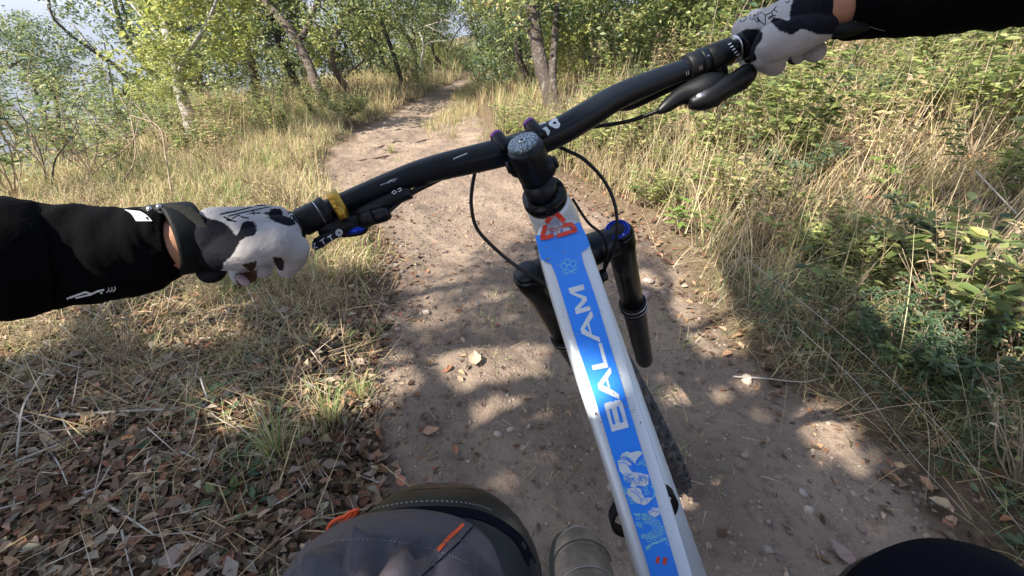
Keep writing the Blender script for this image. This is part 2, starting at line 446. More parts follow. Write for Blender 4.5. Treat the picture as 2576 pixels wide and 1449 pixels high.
def crown_mesh(name, seed, nclump, rad, per, ll, cols, w=None, flatten=.75, pts=4, spread=.28, twig=True, hi=None):
    r = np.random.default_rng(seed)
    cc = rand_dir(nclump, r) * (r.uniform(.15, 1, (nclump, 1)) ** .45) * rad; cc[:, 2] *= flatten
    V = []; n = nclump * per
    ci = np.repeat(np.arange(nclump), per)
    sz = r.uniform(.6, 1.35, nclump)[ci]
    # leaves sit in small whorls on the clump
    nw = max(per // 5, 1); wh = r.normal(size=(nclump, nw, 3)) * spread * rad * .55
    wi = r.integers(0, nw, n)
    c = cc[ci] + wh[ci, wi] * sz[:, None] * np.array([1, 1, .75]) + r.normal(size=(n, 3)) * ll * .55
    t = rand_dir(n, r); t[:, 2] = t[:, 2] * .6 - .15
    nn = rand_dir(n, r) * .8 + np.array([0, 0, .9])
    tone = r.uniform(.8, 1.25, nclump)[ci][:, None]
    col = np.clip(pal(cols, n, .22, w, r) * tone, 0, 1)
    L_ = r.uniform(.65, 1.25, n) * ll
    V, Fc, C = leaves(c, t, nn, L_, L_ * r.uniform(.38, .55, n), col, pts=pts)
    me = mesh_data(name, V, Fc, M['leaf'], C, smooth=False)
    return me, cc
def wobble(p0, p1, n, amp, seed, sag=0):
    r = np.random.default_rng(seed); p0 = np.asarray(p0, float); p1 = np.asarray(p1, float)
    ctrl = [p0] + [p0 + (p1 - p0) * (i / (n - 1)) + r.normal(size=3) * amp + np.array([0, 0, -sag * 4 * (i / (n - 1)) * (1 - i / (n - 1))]) for i in range(1, n - 1)] + [p1]
    return spline(ctrl, 4)
def taper(n, a, b): return [a + (b - a) * (i / (n - 1)) ** .8 for i in range(n)]
def merge_mesh(name, items, matl):
    mb = MB()
    for p, r_, k in items: mb.tube(p, r_, k)
    return mb

# ---- trees -----------------------------------------------------------------
def make_tree(name, base, limbs, crowns, bark, label, cat_='tree', group=None, flare=True):
    """limbs: list of (points, r0, r1); crowns: list of (mesh, position, scale)"""
    root = empty(name, tuple(base), label, cat_, group)
    for i, (pts, r0, r1) in enumerate(limbs):
        pts = [np.asarray(p) for p in pts]
        rad = taper(len(pts), r0, r1)
        if i == 0 and flare:
            pts = [pts[0] - np.array([0, 0, .12])] + pts; rad = [r0 * 1.5, r0 * 1.25] + rad[1:]
            pts[1] = pts[1] + np.array([0, 0, .03])
        mb = MB().tube(pts, rad, 14 if i == 0 else 9)
        mb.obj('trunk' if i == 0 else 'limb', M[bark], root)
    for me, pos, sc in crowns:
        o = bpy.data.objects.new('crown', me); COL.objects.link(o); o.parent = root
        o.location = np.asarray(pos) - np.asarray(base); o.scale = (sc, sc, sc); o.rotation_euler = (0, 0, rnd.uniform(0, 6.28))
    return root

CR = {}
CR['olive'] = crown_mesh('crown_olive', 1, 30, .95, 78, .080, GREEN_M + GREEN_Y[:1], spread=.34)[0]
CR['lime'] = crown_mesh('crown_lime', 2, 24, .75, 62, .090, GREEN_Y + [(.46, .46, .12), (.36, .40, .09)], pts=6, spread=.34)[0]
CR['dark'] = crown_mesh('crown_dark', 3, 34, 1.0, 95, .078, GREEN_D + GREEN_M[:2], spread=.34)[0]
CR['mix'] = crown_mesh('crown_mixed', 4, 32, 1.0, 85, .082, GREEN_M + GREEN_Y + GREEN_D[:1], spread=.34)[0]
CR['sparse'] = crown_mesh('crown_sparse', 5, 20, .8, 60, .07, GREEN_M + STRAW[:2], spread=.36)[0]
CR['dense'] = crown_mesh('crown_dense', 8, 36, 1.0, 170, .080, GREEN_D + GREEN_M[:2], spread=.34)[0]
CR['near'] = crown_mesh('crown_near', 6, 24, .5, 90, .055, GREEN_M + GREEN_Y[:2], pts=6, spread=.34)[0]

# tree with the pale trunk
def limb_px(L, n=4): return spline([P(*q) for q in L], n)
b = G(492, 352)
d0 = (b - CAM) @ FW
make_tree('pale_trunk_tree', b, [
    ([b] + limb_px([(475, 290, d0 - .02), (455, 235, d0 - .05), (440, 175, d0 - .05), (425, 100, d0), (395, 10, d0 + .1), (370, -80, d0 + .2)]), .068, .035),
    (limb_px([(445, 195, d0 - .04), (475, 130, d0 - .2), (520, 60, d0 - .3), (560, -40, d0 - .3)]), .03, .012),
    (limb_px([(430, 120, d0), (380, 70, d0), (330, 10, d0)]), .025, .01)],
    [(CR['lime'], P(500, 40, d0 - .1), .75), (CR['lime'], P(440, 150, d0 - .35), .42), (CR['lime'], P(575, 105, d0 - .1), .42), (CR['lime'], P(560, -70, d0), .9), (CR['lime'], P(400, 10, d0 + .2), .45), (CR['lime'], P(420, 235, d0 - .4), .22)],
    'bark_pale', 'pale grey banded trunk under bright yellow-green leaves left of the trail', group=None)
b = G(818, 276); d1 = (b - CAM) @ FW
make_tree('leaning_tree', b, [
    ([b] + limb_px([(800, 225, d1 - .02), (775, 160, d1 - .05), (745, 100, d1 - .1), (715, 60, d1 - .1), (680, 20, d1), (630, -30, d1)]), .085, .05),
    (limb_px([(745, 104, d1 - .1), (770, 78, d1 - .1), (785, 40, d1 - .1), (805, -20, d1)]), .052, .035),
    (limb_px([(690, 30, d1 - .1), (660, 40, d1), (600, 10, d1 + .1)]), .03, .012)],
    [(CR['lime'], P(700, -150, d1 + .2), 1.0), (CR['mix'], P(860, -110, d1 + .6), .8)],
    'bark', 'dark trunk leaning left and forking above the end of the trail')
b = G(632, 238); d2 = (b - CAM) @ FW
make_tree('slanting_tree', b, [
    ([b] + limb_px([(600, 190, d2), (570, 155, d2), (540, 125, d2), (500, 80, d2), (450, 20, d2)]), .075, .04)],
    [(CR['lime'], P(620, -60, d2), 1.0), (CR['sparse'], P(620, 60, d2 + .3), .7)], 'bark', 'dark slanting trunk between the pale trunk and the leaning forked tree')
b = G(190, 345); d3 = (b - CAM) @ FW
make_tree('crooked_tree', b, [
    ([b] + limb_px([(196, 300, d3), (192, 255, d3), (165, 205, d3), (135, 160, d3), (90, 130, d3), (50, 110, d3)]), .05, .022),
    (limb_px([(165, 205, d3), (110, 195, d3), (60, 180, d3), (20, 150, d3)]), .028, .012),
    (limb_px([(135, 160, d3), (95, 90, d3), (115, 50, d3), (180, 10, d3), (240, -30, d3)]), .038, .02),
    (limb_px([(185, 230, d3), (235, 205, d3), (290, 190, d3), (320, 195, d3)]), .014, .005),
    (limb_px([(250, 202, d3), (275, 165, d3), (295, 125, d3), (330, 122, d3)]), .012, .004)],
    [(CR['olive'], P(165, 115, d3 - .2), .42), (CR['lime'], P(60, 60, d3), .70), (CR['olive'], P(80, -20, d3), .6), (CR['olive'], P(-60, 170, d3), .5)],
    'bark', 'crooked dark tree with twisting branches at the far left of the view')
b = G(930, 190); d4 = (b - CAM) @ FW
make_tree('lichen_tree', b, [
    ([b] + limb_px([(915, 130, d4), (905, 60, d4), (905, -20, d4), (900, -100, d4)]), .12, .09),
    (limb_px([(908, 90, d4), (950, 72, d4 - .2), (1000, 65, d4 - .4), (1040, 70, d4 - .5)]), .03, .012)],
    [(CR['mix'], P(860, -90, d4 + .6), 1.1)], 'bark_mid', 'straight lichen-spotted trunk left of where the trail ends')
b = G(690, 205); d5 = (b - CAM) @ FW
make_tree('upright_tree', b, [([b] + limb_px([(685, 130, d5), (678, 60, d5), (672, -30, d5)]), .10, .08)], [(CR['olive'], P(640, -80, d5 + .5), 1.1)],
    'bark', 'upright shaded trunk behind the fork of the leaning tree')
b = G(1398, 288); d6 = (b - CAM) @ FW
make_tree('twin_tree', b, [
    ([b] + limb_px([(1378, 220, d6), (1358, 150, d6), (1345, 70, d6), (1340, 0, d6), (1335, -90, d6)]), .105, .075),
    (limb_px([(1395, 250, d6 - .05), (1390, 190, d6 - .05), (1395, 110, d6), (1400, 30, d6), (1405, -70, d6)]), .06, .04),
    (limb_px([(1350, 120, d6), (1320, 60, d6), (1300, 0, d6)]), .03, .012)],
    [(CR['dark'], P(1470, 20, d6 + .4), .9), (CR['mix'], P(1450, -90, d6), 1.1), (CR['sparse'], P(1310, -60, d6), .9)], 'bark_mid', 'thick scaly twin trunk standing right of the trail behind the handlebar')
b = G(1285, 205); d7 = (b - CAM) @ FW
make_tree('slim_tree', b, [([b] + limb_px([(1272, 140, d7), (1262, 80, d7), (1265, 20, d7), (1270, -50, d7)]), .065, .045),
    (limb_px([(1265, 75, d7), (1240, 40, d7), (1230, 0, d7)]), .03, .015)], [(CR['sparse'], P(1240, 60, d7 + .3), .8), (CR['mix'], P(1250, -80, d7), 1.2)],
    'bark_mid', 'slim trunk between the trail end and the thick twin trunk')
b = G(1060, 205)
d8 = (b - CAM) @ FW
make_tree('dead_branch', b, [
    ([b] + limb_px([(1058, 160, d8), (1065, 115, d8), (1050, 75, d8), (1000, 62, d8), (950, 70, d8)]), .03, .02),
    (limb_px([(1045, 74, d8), (1090, 60, d8), (1120, 50, d8), (1135, 58, d8)]), .022, .008),
    (limb_px([(1062, 120, d8), (1085, 105, d8), (1125, 103, d8)]), .016, .006),
    (limb_px([(1075, 66, d8), (1100, 78, d8), (1120, 82, d8)]), .012, .004)], [], 'dead', 'bare bleached dead branch arching above the end of the trail', 'dead tree', flare=False)

# trees of the thicket behind: upright trunk, crowns reaching low
ORD = ['first', 'second', 'third', 'fourth', 'fifth', 'sixth', 'seventh', 'eighth', 'ninth', 'tenth', 'eleventh', 'twelfth', 'thirteenth', 'fourteenth', 'fifteenth', 'sixteenth', 'seventeenth', 'eighteenth', 'nineteenth', 'twentieth', 'twenty-first', 'twenty-second']
TH = [(470, 11.5), (560, 9.8), (660, 9.6), (760, 9.2), (850, 10), (960, 9.4), (1040, 11), (1095, 12.5), (1160, 17.5), (1290, 11.2), (1330, 9.6), (1440, 8.2),
      (1540, 8.8), (1640, 7.8), (1740, 8.8), (1860, 8.0), (1990, 8.8), (2120, 8.0), (2260, 8.8), (2400, 8.2), (2540, 9.0), (2680, 8.4), (1000, 14.5), (1380, 13), (1600, 12.5), (1850, 12.5), (2150, 12.5), (2500, 12.5), (820, 14), (640, 15.5), (1210, 19), (1100, 20), (1330, 18)]
GRP = {'bark': 'dark-trunked tree in the thicket beyond the trail', 'bark_mid': 'lichen-grey tree in the thicket beyond the trail'}
for i, (u, d) in enumerate(TH):
    x = (u - 1288) / F * d; y = d * math.cos(PITCH) * 1.05
    z = float(H(x, y)); r = np.random.default_rng(100 + i)
    h = r.uniform(3.2, 4.6); top = np.array([x + r.uniform(-.6, .3), y + r.uniform(-.3, .3), z + h])
    bk = 'bark' if i % 2 else 'bark_mid'
    crs = []
    kinds = ['mix', 'olive', 'lime', 'mix', 'dark', 'lime']
    for k in range(6 if u > 1200 else 5):
        a = r.uniform(0, 6.28); rr = r.uniform(.2, .9)
        lowz = (.50 + .50 * k) if u > 1200 else (.85 + .55 * k if d < 12 else .5 + .5 * k)
        crs.append((CR[kinds[(i + k) % 6]], (x + rr * math.cos(a), y + rr * math.sin(a), z + lowz), r.uniform(.65, .95)))
    p0 = np.array([x, y, z])
    t = make_tree('thicket_tree', p0, [(wobble(p0, top, 6, .24, i), r.uniform(.03, .085), .02),
        (wobble(p0 + (top - p0) * .2, p0 + (top - p0) * .45 + r.normal(size=3) * np.array([.8, .3, .2]), 5, .12, i + 90), .026, .008), (wobble(p0 + (top - p0) * .12, p0 + (top - p0) * .35 + r.normal(size=3) * np.array([.8, .3, .2]), 5, .12, i + 190), .02, .006),
        (wobble(p0 + (top - p0) * .45, p0 + (top - p0) * .8 + r.normal(size=3) * .5, 4, .06, i + 50), .03, .01)], crs, bk, (('%s tree from the left in the front row of the thicket, %s trunk' % (ORD[i], 'dark' if bk == 'bark' else 'lichen-grey')) if i < 22 else GRP[bk].replace('tree', 'back-row tree')), group='thicket trees, ' + ('dark' if bk == 'bark' else 'lichen-grey') + ' trunks')

for i, (u, v, d, sc, kd) in enumerate([(60, 180, 9.5, .9, 'olive'), (-40, 60, 8.5, .8, 'mix'), (20, 300, 10.5, .9, 'sparse'), (160, 330, 11, .9, 'olive'), (300, 330, 12, .8, 'sparse'), (380, 250, 10.5, .8, 'olive'), (420, 110, 9.5, .7, 'mix'), (350, -20, 8.5, .55, 'olive'), (-80, 260, 9, .9, 'mix'), (450, 300, 9.0, .8, 'mix')]):
    cp = P(u, v, d); zb = float(H(cp[0], cp[1])); p0 = np.array([cp[0] + .4, cp[1], zb])
    make_tree('slope_tree', p0, [(wobble(p0, cp + np.array([0, 0, .3]), 6, .25, 400 + i), .07, .02), (wobble(cp - np.array([0, 0, .8]), cp + np.array([.9, .2, .1]), 5, .12, 430 + i), .02, .006)],
        [(CR[kd], cp, sc), (CR['sparse'], cp + np.array([.3, .4, -.9]), sc)], 'bark' if i % 2 else 'bark_mid',
        ['tree on the falling slope behind the crooked tree', 'tree at the upper left corner of the view', 'low tree on the slope beside the left frame edge', 'low tree on the slope under the hazy gap', 'thin-leaved tree below the hazy gap', 'tree on the slope left of the pale trunk', 'tree right of the hazy gap, behind the bright crown', 'small tree crown above the hazy gap', 'tree on the slope cut by the left frame edge', 'tree on the slope directly behind the pale trunk'][i], group='trees on the falling slope at the left')

# shade trees behind and left of the rider (they throw the dappled shade on the near trail)
# canopy leaves cut away along the sun direction to place sun patches
HOLES = [[(2000, 1060), (2050, 1010), (2120, 1025), (2155, 1080), (2145, 1120), (2185, 1160), (2175, 1195), (2130, 1175), (2095, 1140), (2085, 1170), (2050, 1150), (2030, 1100)],
         [(1730, 1232), (1790, 1222), (1852, 1175), (1845, 1230), (1815, 1312), (1785, 1300), (1775, 1260)], [(1860, 935), (1900, 935), (1905, 975), (1865, 975)],
         [(840, 930), (1000, 890), (1040, 960), (960, 1040), (830, 1070)], [(1080, 890), (1320, 850), (1330, 930), (1150, 970)], [(-40, 1370), (230, 1350), (260, 1449), (-40, 1500)],
         [(310, 1070), (400, 1070), (420, 1140), (310, 1140)], [(1700, 640), (1800, 640), (1860, 850), (1760, 860), (1690, 760)], [(2200, 820), (2576, 760), (2620, 950), (2350, 960)],
         [(880, 600), (1060, 560), (1110, 640), (900, 700)], [(440, 800), (640, 760), (700, 880), (480, 900)], [(1640, 940), (1720, 920), (1740, 1000), (1660, 1010)], [(60, 830), (260, 800), (300, 930), (80, 960)],
         [(1180, 1010), (1330, 985), (1350, 1040), (1200, 1060)], [(600, 1020), (720, 1000), (760, 1080), (640, 1110)], [(1560, 1100), (1660, 1090), (1690, 1160), (1600, 1170)]]
for i in range(110):
    u, v = rnd.uniform(-100, 2500), rnd.uniform(560, 1500); rr = rnd.uniform(6, 24); ph = rnd.uniform(0, 6)
    HOLES.append([(u + rr * (1.6 + .5 * math.sin(k * 2.3 + ph)) * math.cos(k), v + rr * (.9 + .35 * math.cos(k * 1.7 + ph)) * math.sin(k)) for k in (0, .9, 1.8, 2.7, 3.6, 4.5, 5.4)])
HOLESG = [np.array([flat(u, v)[:2] for u, v in hp]) for hp in HOLES]
RAYS_ = [(P(1480, 1000, .43), .030), (P(1520, 1080, .42), .035), (P(1560, 1150, .41), .035), (P(1590, 1220, .40), .030), (np.array([-.14, .11, .74]), .07), (np.array([-.12, .05, .78]), .07), (P(200, 560, .35), .06)]  # leaves along these sun lines also removed, to light tube, knee and sleeve
def gap_crown(nm, cpos, sc, rz):
    me = CR[nm]; k = 4 if nm != 'lime' else 6
    n = len(me.vertices); a = np.empty(n * 3, np.float32); me.vertices.foreach_get('co', a); V_ = a.reshape(-1, 3).astype(float)
    ca, sa = math.cos(rz), math.sin(rz); V_ = (V_ @ np.array([[ca, sa, 0], [-sa, ca, 0], [0, 0, 1]])) * sc
    cl = np.empty(n * 4, np.float32); me.color_attributes['Col'].data.foreach_get('color', cl); C_ = cl.reshape(-1, 4)[:, :3]
    c = V_.reshape(-1, k, 3).mean(1) + cpos
    S_ = np.array(SUN); g2 = c - S_ * (c[:, 2:3] / S_[2]); kill = np.zeros(len(c), bool)
    for hp in HOLESG:
        cen = hp.mean(0); pg = cen + (hp - cen) * 1.2; m_ = len(pg); j = m_ - 1; ins = np.zeros(len(c), bool)
        for i_ in range(m_):
            xi, yi = pg[i_]; xj, yj = pg[j]
            ins ^= ((yi > g2[:, 1]) != (yj > g2[:, 1])) & (g2[:, 0] < (xj - xi) * (g2[:, 1] - yi) / (yj - yi + 1e-9) + xi); j = i_
        kill |= ins
    for p_, r_3 in RAYS_:
        w = c - p_; kill |= np.linalg.norm(w - (w @ S_)[:, None] * S_, axis=1) < r_3 + .02
    keep = ~kill; V_ = V_.reshape(-1, k, 3)[keep].reshape(-1, 3); C_ = C_.reshape(-1, k, 3)[keep].reshape(-1, 3); m_ = int(keep.sum())
    Fi = np.array([[0, 1, 2, 3]]) if k == 4 else np.array([[0, 1, 2, 3], [0, 3, 4, 5]])
    return mesh_data('crown_shade', V_, ((np.arange(m_) * k)[:, None, None] + Fi[None]).reshape(-1, 4), M['leaf'], C_, smooth=False)
for i, (hx, hy, hh, sc, nm) in enumerate([(.1, .65, 3.4, .80, 'dense'), (-.7, .25, 3.7, .85, 'dense'), (.9, .3, 4.2, .9, 'dense'), (-.2, 1.35, 3.4, .62, 'mix'), (.75, 1.25, 3.8, .72, 'dense'), (-1.5, .8, 3.9, .80, 'mix'), (1.9, .8, 4.3, .9, 'dense'), (1.6, 1.8, 4.2, .62, 'mix'),
        (.3, 2.05, 4.0, .5, 'mix'), (2.8, 1.8, 4.4, .8, 'mix'), (-1.3, -.2, 4.0, .85, 'dense'), (-2.3, .3, 4.0, .7, 'mix'), (3.2, .6, 4.4, .9, 'dense'), (-.9, 1.75, 3.8, .42, 'mix'), (-1.3, 1.3, 3.8, .60, 'dense'), (-2.2, 1.2, 4.0, .6, 'mix'), (.35, .2, 4.6, .85, 'dense'), (-.9, .7, 4.6, .8, 'dense')]):
    cpos = np.array([hx, hy, 0]) + np.array(SUN) * (hh / SUN.z)
    bx, by = cpos[0] - .5, cpos[1] - .3
    bz = float(H(bx, by)); p0 = np.array([bx, by, bz])
    mes = []
    for q, (cp_, sc_) in enumerate(((cpos, sc), (cpos + np.array([-.5, -.3, .5]), sc * .9))):
        mes.append((gap_crown(nm, cp_, sc_, rnd.uniform(0, 6.28)), cp_))
    root = make_tree('shade_tree', p0, [(wobble(p0, cpos, 5, .12, 300 + i), .07, .02)], [], 'bark', 'leafy tree left of the trail that throws dappled shade over the rider', group='shade trees left of the trail')
    for me_, cp_ in mes:
        o = bpy.data.objects.new('crown', me_); COL.objects.link(o); o.parent = root; o.location = cp_ - p0

# ---- shrubs and seedlings ---------------------------------------------------
def shrub_mesh(name, seed, hgt, rad, n_stem, per, ll, cols, pts=6, lance=.42):
    r = np.random.default_rng(seed); items = []; LV = []
    for k in range(n_stem):
        a = r.uniform(0, 6.28); rr = r.uniform(.25, 1) * rad; tip = np.array([rr * math.cos(a), rr * math.sin(a), hgt * r.uniform(.55, 1.05)])
        pts_ = wobble((0, 0, 0), tip, 4, .03 * hgt, seed * 50 + k)
        items.append((pts_, taper(len(pts_), .0035 * (1 + hgt), .001), 4))
        n = per; tt = r.uniform(.25, 1.0, n) ** .7
        idx = np.clip((tt * (len(pts_) - 1)).astype(int), 0, len(pts_) - 1); c = np.array(pts_)[idx]
        hd = r.uniform(0, 6.28, n); t = np.stack([np.cos(hd), np.sin(hd), r.uniform(-.2, .6, n)], 1)
        c = c + t * r.uniform(0, .5, (n, 1)) * ll
        nn = np.stack([r.normal(0, .35, n), r.normal(0, .35, n), np.ones(n)], 1)
        L_ = r.uniform(.6, 1.3, n) * ll
        LV.append(leaves(c, t, nn, L_, L_ * lance * r.uniform(.8, 1.2, n), pal(cols, n, .2, None, r), pts=pts, curl=.22))
    mb = merge_mesh(name, items, None); stem = mesh_data(name + '_stem', mb.V, mb.F, M['stick'], None, True)
    V, Fc, C = cat(*LV)
    return stem, mesh_data(name + '_leaves', V, Fc, M['leaf'], C, smooth=False)
SH = {
 'tall': shrub_mesh('tall', 11, .85, .38, 9, 60, .060, GREEN_M + GREEN_Y[:2]),
 'broad': shrub_mesh('broad', 12, .55, .42, 15, 34, .066, GREEN_M + GREEN_Y),
 'dark': shrub_mesh('dark', 13, .38, .32, 12, 75, .040, GREEN_D + GREEN_M[:1]),
 'seed': shrub_mesh('seedling', 14, .22, .10, 3, 11, .065, [(.20, .30, .07), (.26, .36, .10)], lance=.45),
 'dry': shrub_mesh('dry', 15, .6, .34, 14, 22, .040, STRAW + GREEN_M[:1]),
 'fine': shrub_mesh('fine', 16, .42, .36, 16, 110, .026, GREEN_D + [(.09, .15, .06)], lance=.35),
 'brush': shrub_mesh('brush', 18, .62, .40, 22, 9, .030, STRAW + BROWN[:3] + GREEN_M[:1]),
 'sapling': shrub_mesh('sapling', 17, 1.15, .45, 7, 30, .08, GREEN_M + GREEN_D, lance=.36),
}
def put_shrub(kind, p, sc, label, cat_='shrub', group=None, name='shrub'):
    root = empty(name, tuple(p), label, cat_, group)
    rz = rnd.uniform(0, 6.28)
    for nm, me in zip(('stem', 'foliage'), SH[kind]):
        o = bpy.data.objects.new(nm, me); COL.objects.link(o); o.parent = root; o.scale = (sc, sc, sc * rnd.uniform(.85, 1.1)); o.rotation_euler = (0, 0, rz)
    return root
LABS = {'brush': 'dry twiggy weed clump at the lower right trail edge', 'tall': 'tall leafy green shrub on the right bank', 'broad': 'broad bright green leafy bush on the right bank', 'dark': 'low dark green bush on the right bank',
        'dry': 'dry straw-coloured weedy bush beside the trail', 'fine': 'fine-leaved dark weed clump at the lower right trail edge', 'sapling': 'thin large-leaved sapling among the left grass'}
r_ = np.random.default_rng(77)
NOUN = {'tall': 'tall leafy green shrub', 'broad': 'broad-leaved bright green bush', 'dark': 'low dark green bush', 'dry': 'dry straw-coloured weedy bush', 'fine': 'fine-leaved dark weed clump', 'brush': 'dry twiggy weed clump', 'sapling': 'thin large-leaved sapling'}
def place(u, v):
    if v < 60: return 'behind the right glove at the bank top' if u > 1850 else 'beside the thick twin trunk'
    if u > 2700 or v > 1500: return 'on the right bank just outside the view'
    if v < 200: return 'just below the right sleeve' if u > 2150 else ('below the right glove and brake lever' if u > 1750 else 'at the foot of the twin trunk')
    if v < 420: return 'high on the bank near the right frame edge' if u > 2200 else ('on the bank below the shift lever' if u > 1700 else 'beside the far right trail edge')
    if v < 700: return 'midway down the right frame edge' if u > 2200 else ('in the middle of the right bank' if u > 1850 else 'next to the right trail edge above the fork')
    if v < 1000: return 'low on the right frame edge' if u > 2250 else 'along the right trail edge beyond the straw stems'
    return 'in the lower right corner beside the right knee'

def scatter_shrubs(n, xr0, xr1, y0, y1, kinds, s0, s1, name='shrub', side=1):
    for i in range(n):
        y = r_.uniform(y0, y1); off = r_.uniform(xr0, xr1)
        x = (float(xr(y)) + off) if side > 0 else (float(xl(y)) - off)
        k = kinds[r_.integers(len(kinds))]
        z = float(H(x, y)); u, v = to_px((x, y, z + .15))
        if 1290 < u < 1470 and v < 300: continue
        pl = place(u, v); lb = NOUN[k] + ' ' + pl
        put_shrub(k, (x, y, z - .01), r_.uniform(s0, s1), lb, group='plants: ' + lb, name=name)
scatter_shrubs(120, .6, 5.2, .9, 7.5, ['tall', 'broad', 'broad', 'broad', 'dark', 'dry'], .6, 1.1, 'leafy_bush')
scatter_shrubs(44, .2, .9, 1.2, 6.0, ['dry', 'broad', 'broad'], .4, .85, 'leafy_bush')
scatter_shrubs(16, .8, 3.5, 1.6, 3.6, ['broad', 'tall', 'sapling'], .7, 1.1, 'leafy_bush')
scatter_shrubs(34, .15, 1.9, .1, 1.5, ['fine', 'brush', 'dark'], .45, .85, 'weed_clump')
LABS['low'] = 'low pale bush in the undergrowth left of the trail'; SH['low'] = SH['broad']
for i in range(34):
    y = r_.uniform(3.6, 7.6); x = float(xl(y)) - r_.uniform(.5, 3.8); k = ['broad', 'dry', 'tall', 'dry'][i % 4]
    lb = {'broad': 'pale green bush in the undergrowth left of the trail', 'dry': 'dry twiggy bush in the undergrowth left of the trail', 'tall': 'taller green bush in the undergrowth left of the trail'}[k]
    put_shrub(k, (x, y, float(H(x, y)) - .01), r_.uniform(.45, .8), lb, group=lb.replace('bush', 'bushes'), name='leafy_bush')
for i in range(26):
    u = rnd.uniform(0, 880); v = rnd.uniform(430, 960); p = G(u, v)
    if p[0] < float(xl(p[1])) - .08:
        put_shrub('brush', p, rnd.uniform(.32, .62) * (1.0 if v < 650 else .55), 'dry twiggy weed in the left verge', 'weed', 'dry twiggy weeds in the left verge', 'dry_weed')
for u, v, sc_, lb in [(830, 1080, 1.35, 'bright green and straw grass tuft at the left trail edge above the knee'), (700, 1150, 1.2, 'flattened green grass tuft left of the tall tuft'), (905, 1010, .7, 'small straw tuft between the tall tuft and the trail'), (945, 845, .45, 'small yellow-green tuft on the left trail edge below the arm'), (985, 385, .9, 'small green tuft growing on the far trail'), (700, 425, 1.3, 'fresh green grass patch beside the far left trail edge'),
                      (1240, 400, 1.0, 'yellow-green tuft at the right trail edge above the stem'), (1330, 480, .8, 'green tuft just left of the headset'), (600, 905, .5, 'green tuft in the matted grass under the forearm')]:
    p = G(u, v); n_ = 95; r = np.random.default_rng(int(u)); an = r.uniform(0, 6.28, n_); rr = r.uniform(0, .035, n_)
    V_, F_, C_ = blades(np.stack([rr * np.cos(an), rr * np.sin(an), np.zeros(n_)], 1), 4, r.uniform(.06, .17, n_) * sc_, r.uniform(.0022, .0042, n_), an, np.abs(r.normal(.25, .3, n_)), r.uniform(.2, 1.3, n_), pal(GREENG + STRAW[:3], n_, .2, None, r))
    o = bpy.data.objects.new('grass_tuft', mesh_data('grass_tuft', V_, F_, M['grass'], C_, smooth=False)); COL.objects.link(o); o.location = p; tag(o, lb, 'grass tuft')
SAP = [(110, 420, .9), (230, 440, .9), (330, 400, .8), (40, 500, 1.0), (420, 380, .6), (150, 330, .8), (20, 330, 1.1), (290, 330, .8)]
for i, (u, v, s) in enumerate(SAP):
    put_shrub('sapling', G(u, v), s, LABS['sapling'], 'sapling', 'thin saplings in the grass at the left', 'sapling')
for u, v, s, lab in [(870, 310, 1.5, 'low bright green bush at the foot of the leaning forked tree'), (905, 290, 1.2, 'small green bush touching the left trail edge')]:
    put_shrub('broad', G(u, v), s * .55, lab, name='leafy_bush')
for u, v, s, lab in [(1700, 590, 1.0, 'bright green seedling with pointed leaves at the right trail edge'), (1775, 600, .8, 'darker seedling behind the dry grass lump on the right'),
                     (2200, 500, 1.1, 'pale green seedling rising from the right undergrowth'), (2270, 560, .8, 'pale woolly seedling right of the green one'), (1730, 400, 1.0, 'light green seedling under the right brake lever')]:
    put_shrub('seed', G(u, v), s, lab, 'seedling', name='seedling')

# ---- grass and litter (uncountable) ----------------------------------------
def tufted(n, x0, x1, y0, y1, dens, seed, tuft=.035, per=14):
    r = np.random.default_rng(seed); nt = n // per
    X = r.uniform(x0, x1, nt * 3); Y = r.uniform(y0, y1, nt * 3)
    keep = r.uniform(0, 1, nt * 3) < dens(X, Y); X, Y = X[keep][:nt], Y[keep][:nt]
    k = len(X); X = np.repeat(X, per) + r.normal(0, tuft, k * per); Y = np.repeat(Y, per) + r.normal(0, tuft, k * per)
    return X, Y, r
def grass(name, n, box, dens, seed, L0, L1, w, lean, cols, wts, label, per=14, tuft=.035, bend=(.2, 1.4)):
    X, Y, r = tufted(n, *box, dens, seed, tuft, per)
    k = len(X); base = np.stack([X, Y, H(X, Y) - .005], 1)
    V, Fc, C = blades(base, 3, r.uniform(L0, L1, k), r.uniform(.6, 1.4, k) * w, r.uniform(0, 6.28, k), np.abs(r.normal(0, lean, k)), r.uniform(*bend, k), pal(cols, k, .25, wts, r))
    return obj(name, V, Fc, M['grass'], col=C, smooth=False, kind='stuff', label=label)
def d_left(x, y):
    t = xl(y) - x; return (t > -.03) * sstep(t, -.05, .3) * (1 - .86 * (1 - sstep(y + .25 * fbm(x * 3, y * 3, 8), .75, 1.15)))
def d_right(x, y):
    t = x - xr(y); return (t > -.02) * sstep(t, -.05, .25)
def d_far(x, y): return ((y > YEND + .1) | (x > xr(y)) | (x < xl(y))) * 1.0
SW = [.3, .22, .2, .16, .12]
grass('grass', 46000, (-4.2, .3, 1.8, 7.6), d_left, 31, .06, .22, .0042, .75, STRAW + GREENG, [.25, .15, .24, .08, .09, .08, .03, .08], 'dry straw grass left of the trail', bend=(.3, 2.2), tuft=.03)
grass('grass', 50000, (-4.0, .1, .3, 2.6), d_left, 32, .04, .14, .0024, 1.1, STRAW + GREENG, [.16, .26, .10, .24, .08, .06, .06, .04], 'flattened matted dry grass by the near left edge', bend=(.3, 2.4))
grass('grass', 26000, (-.3, 6.5, 1.5, 8.0), d_right, 33, .08, .30, .0042, .6, STRAW + GREENG + GREEN_D, [.18, .14, .14, .09, .1, .1, .06, .07, .04, .04, .04], 'dry and green grass between the bushes on the right bank', bend=(.2, 2.0))
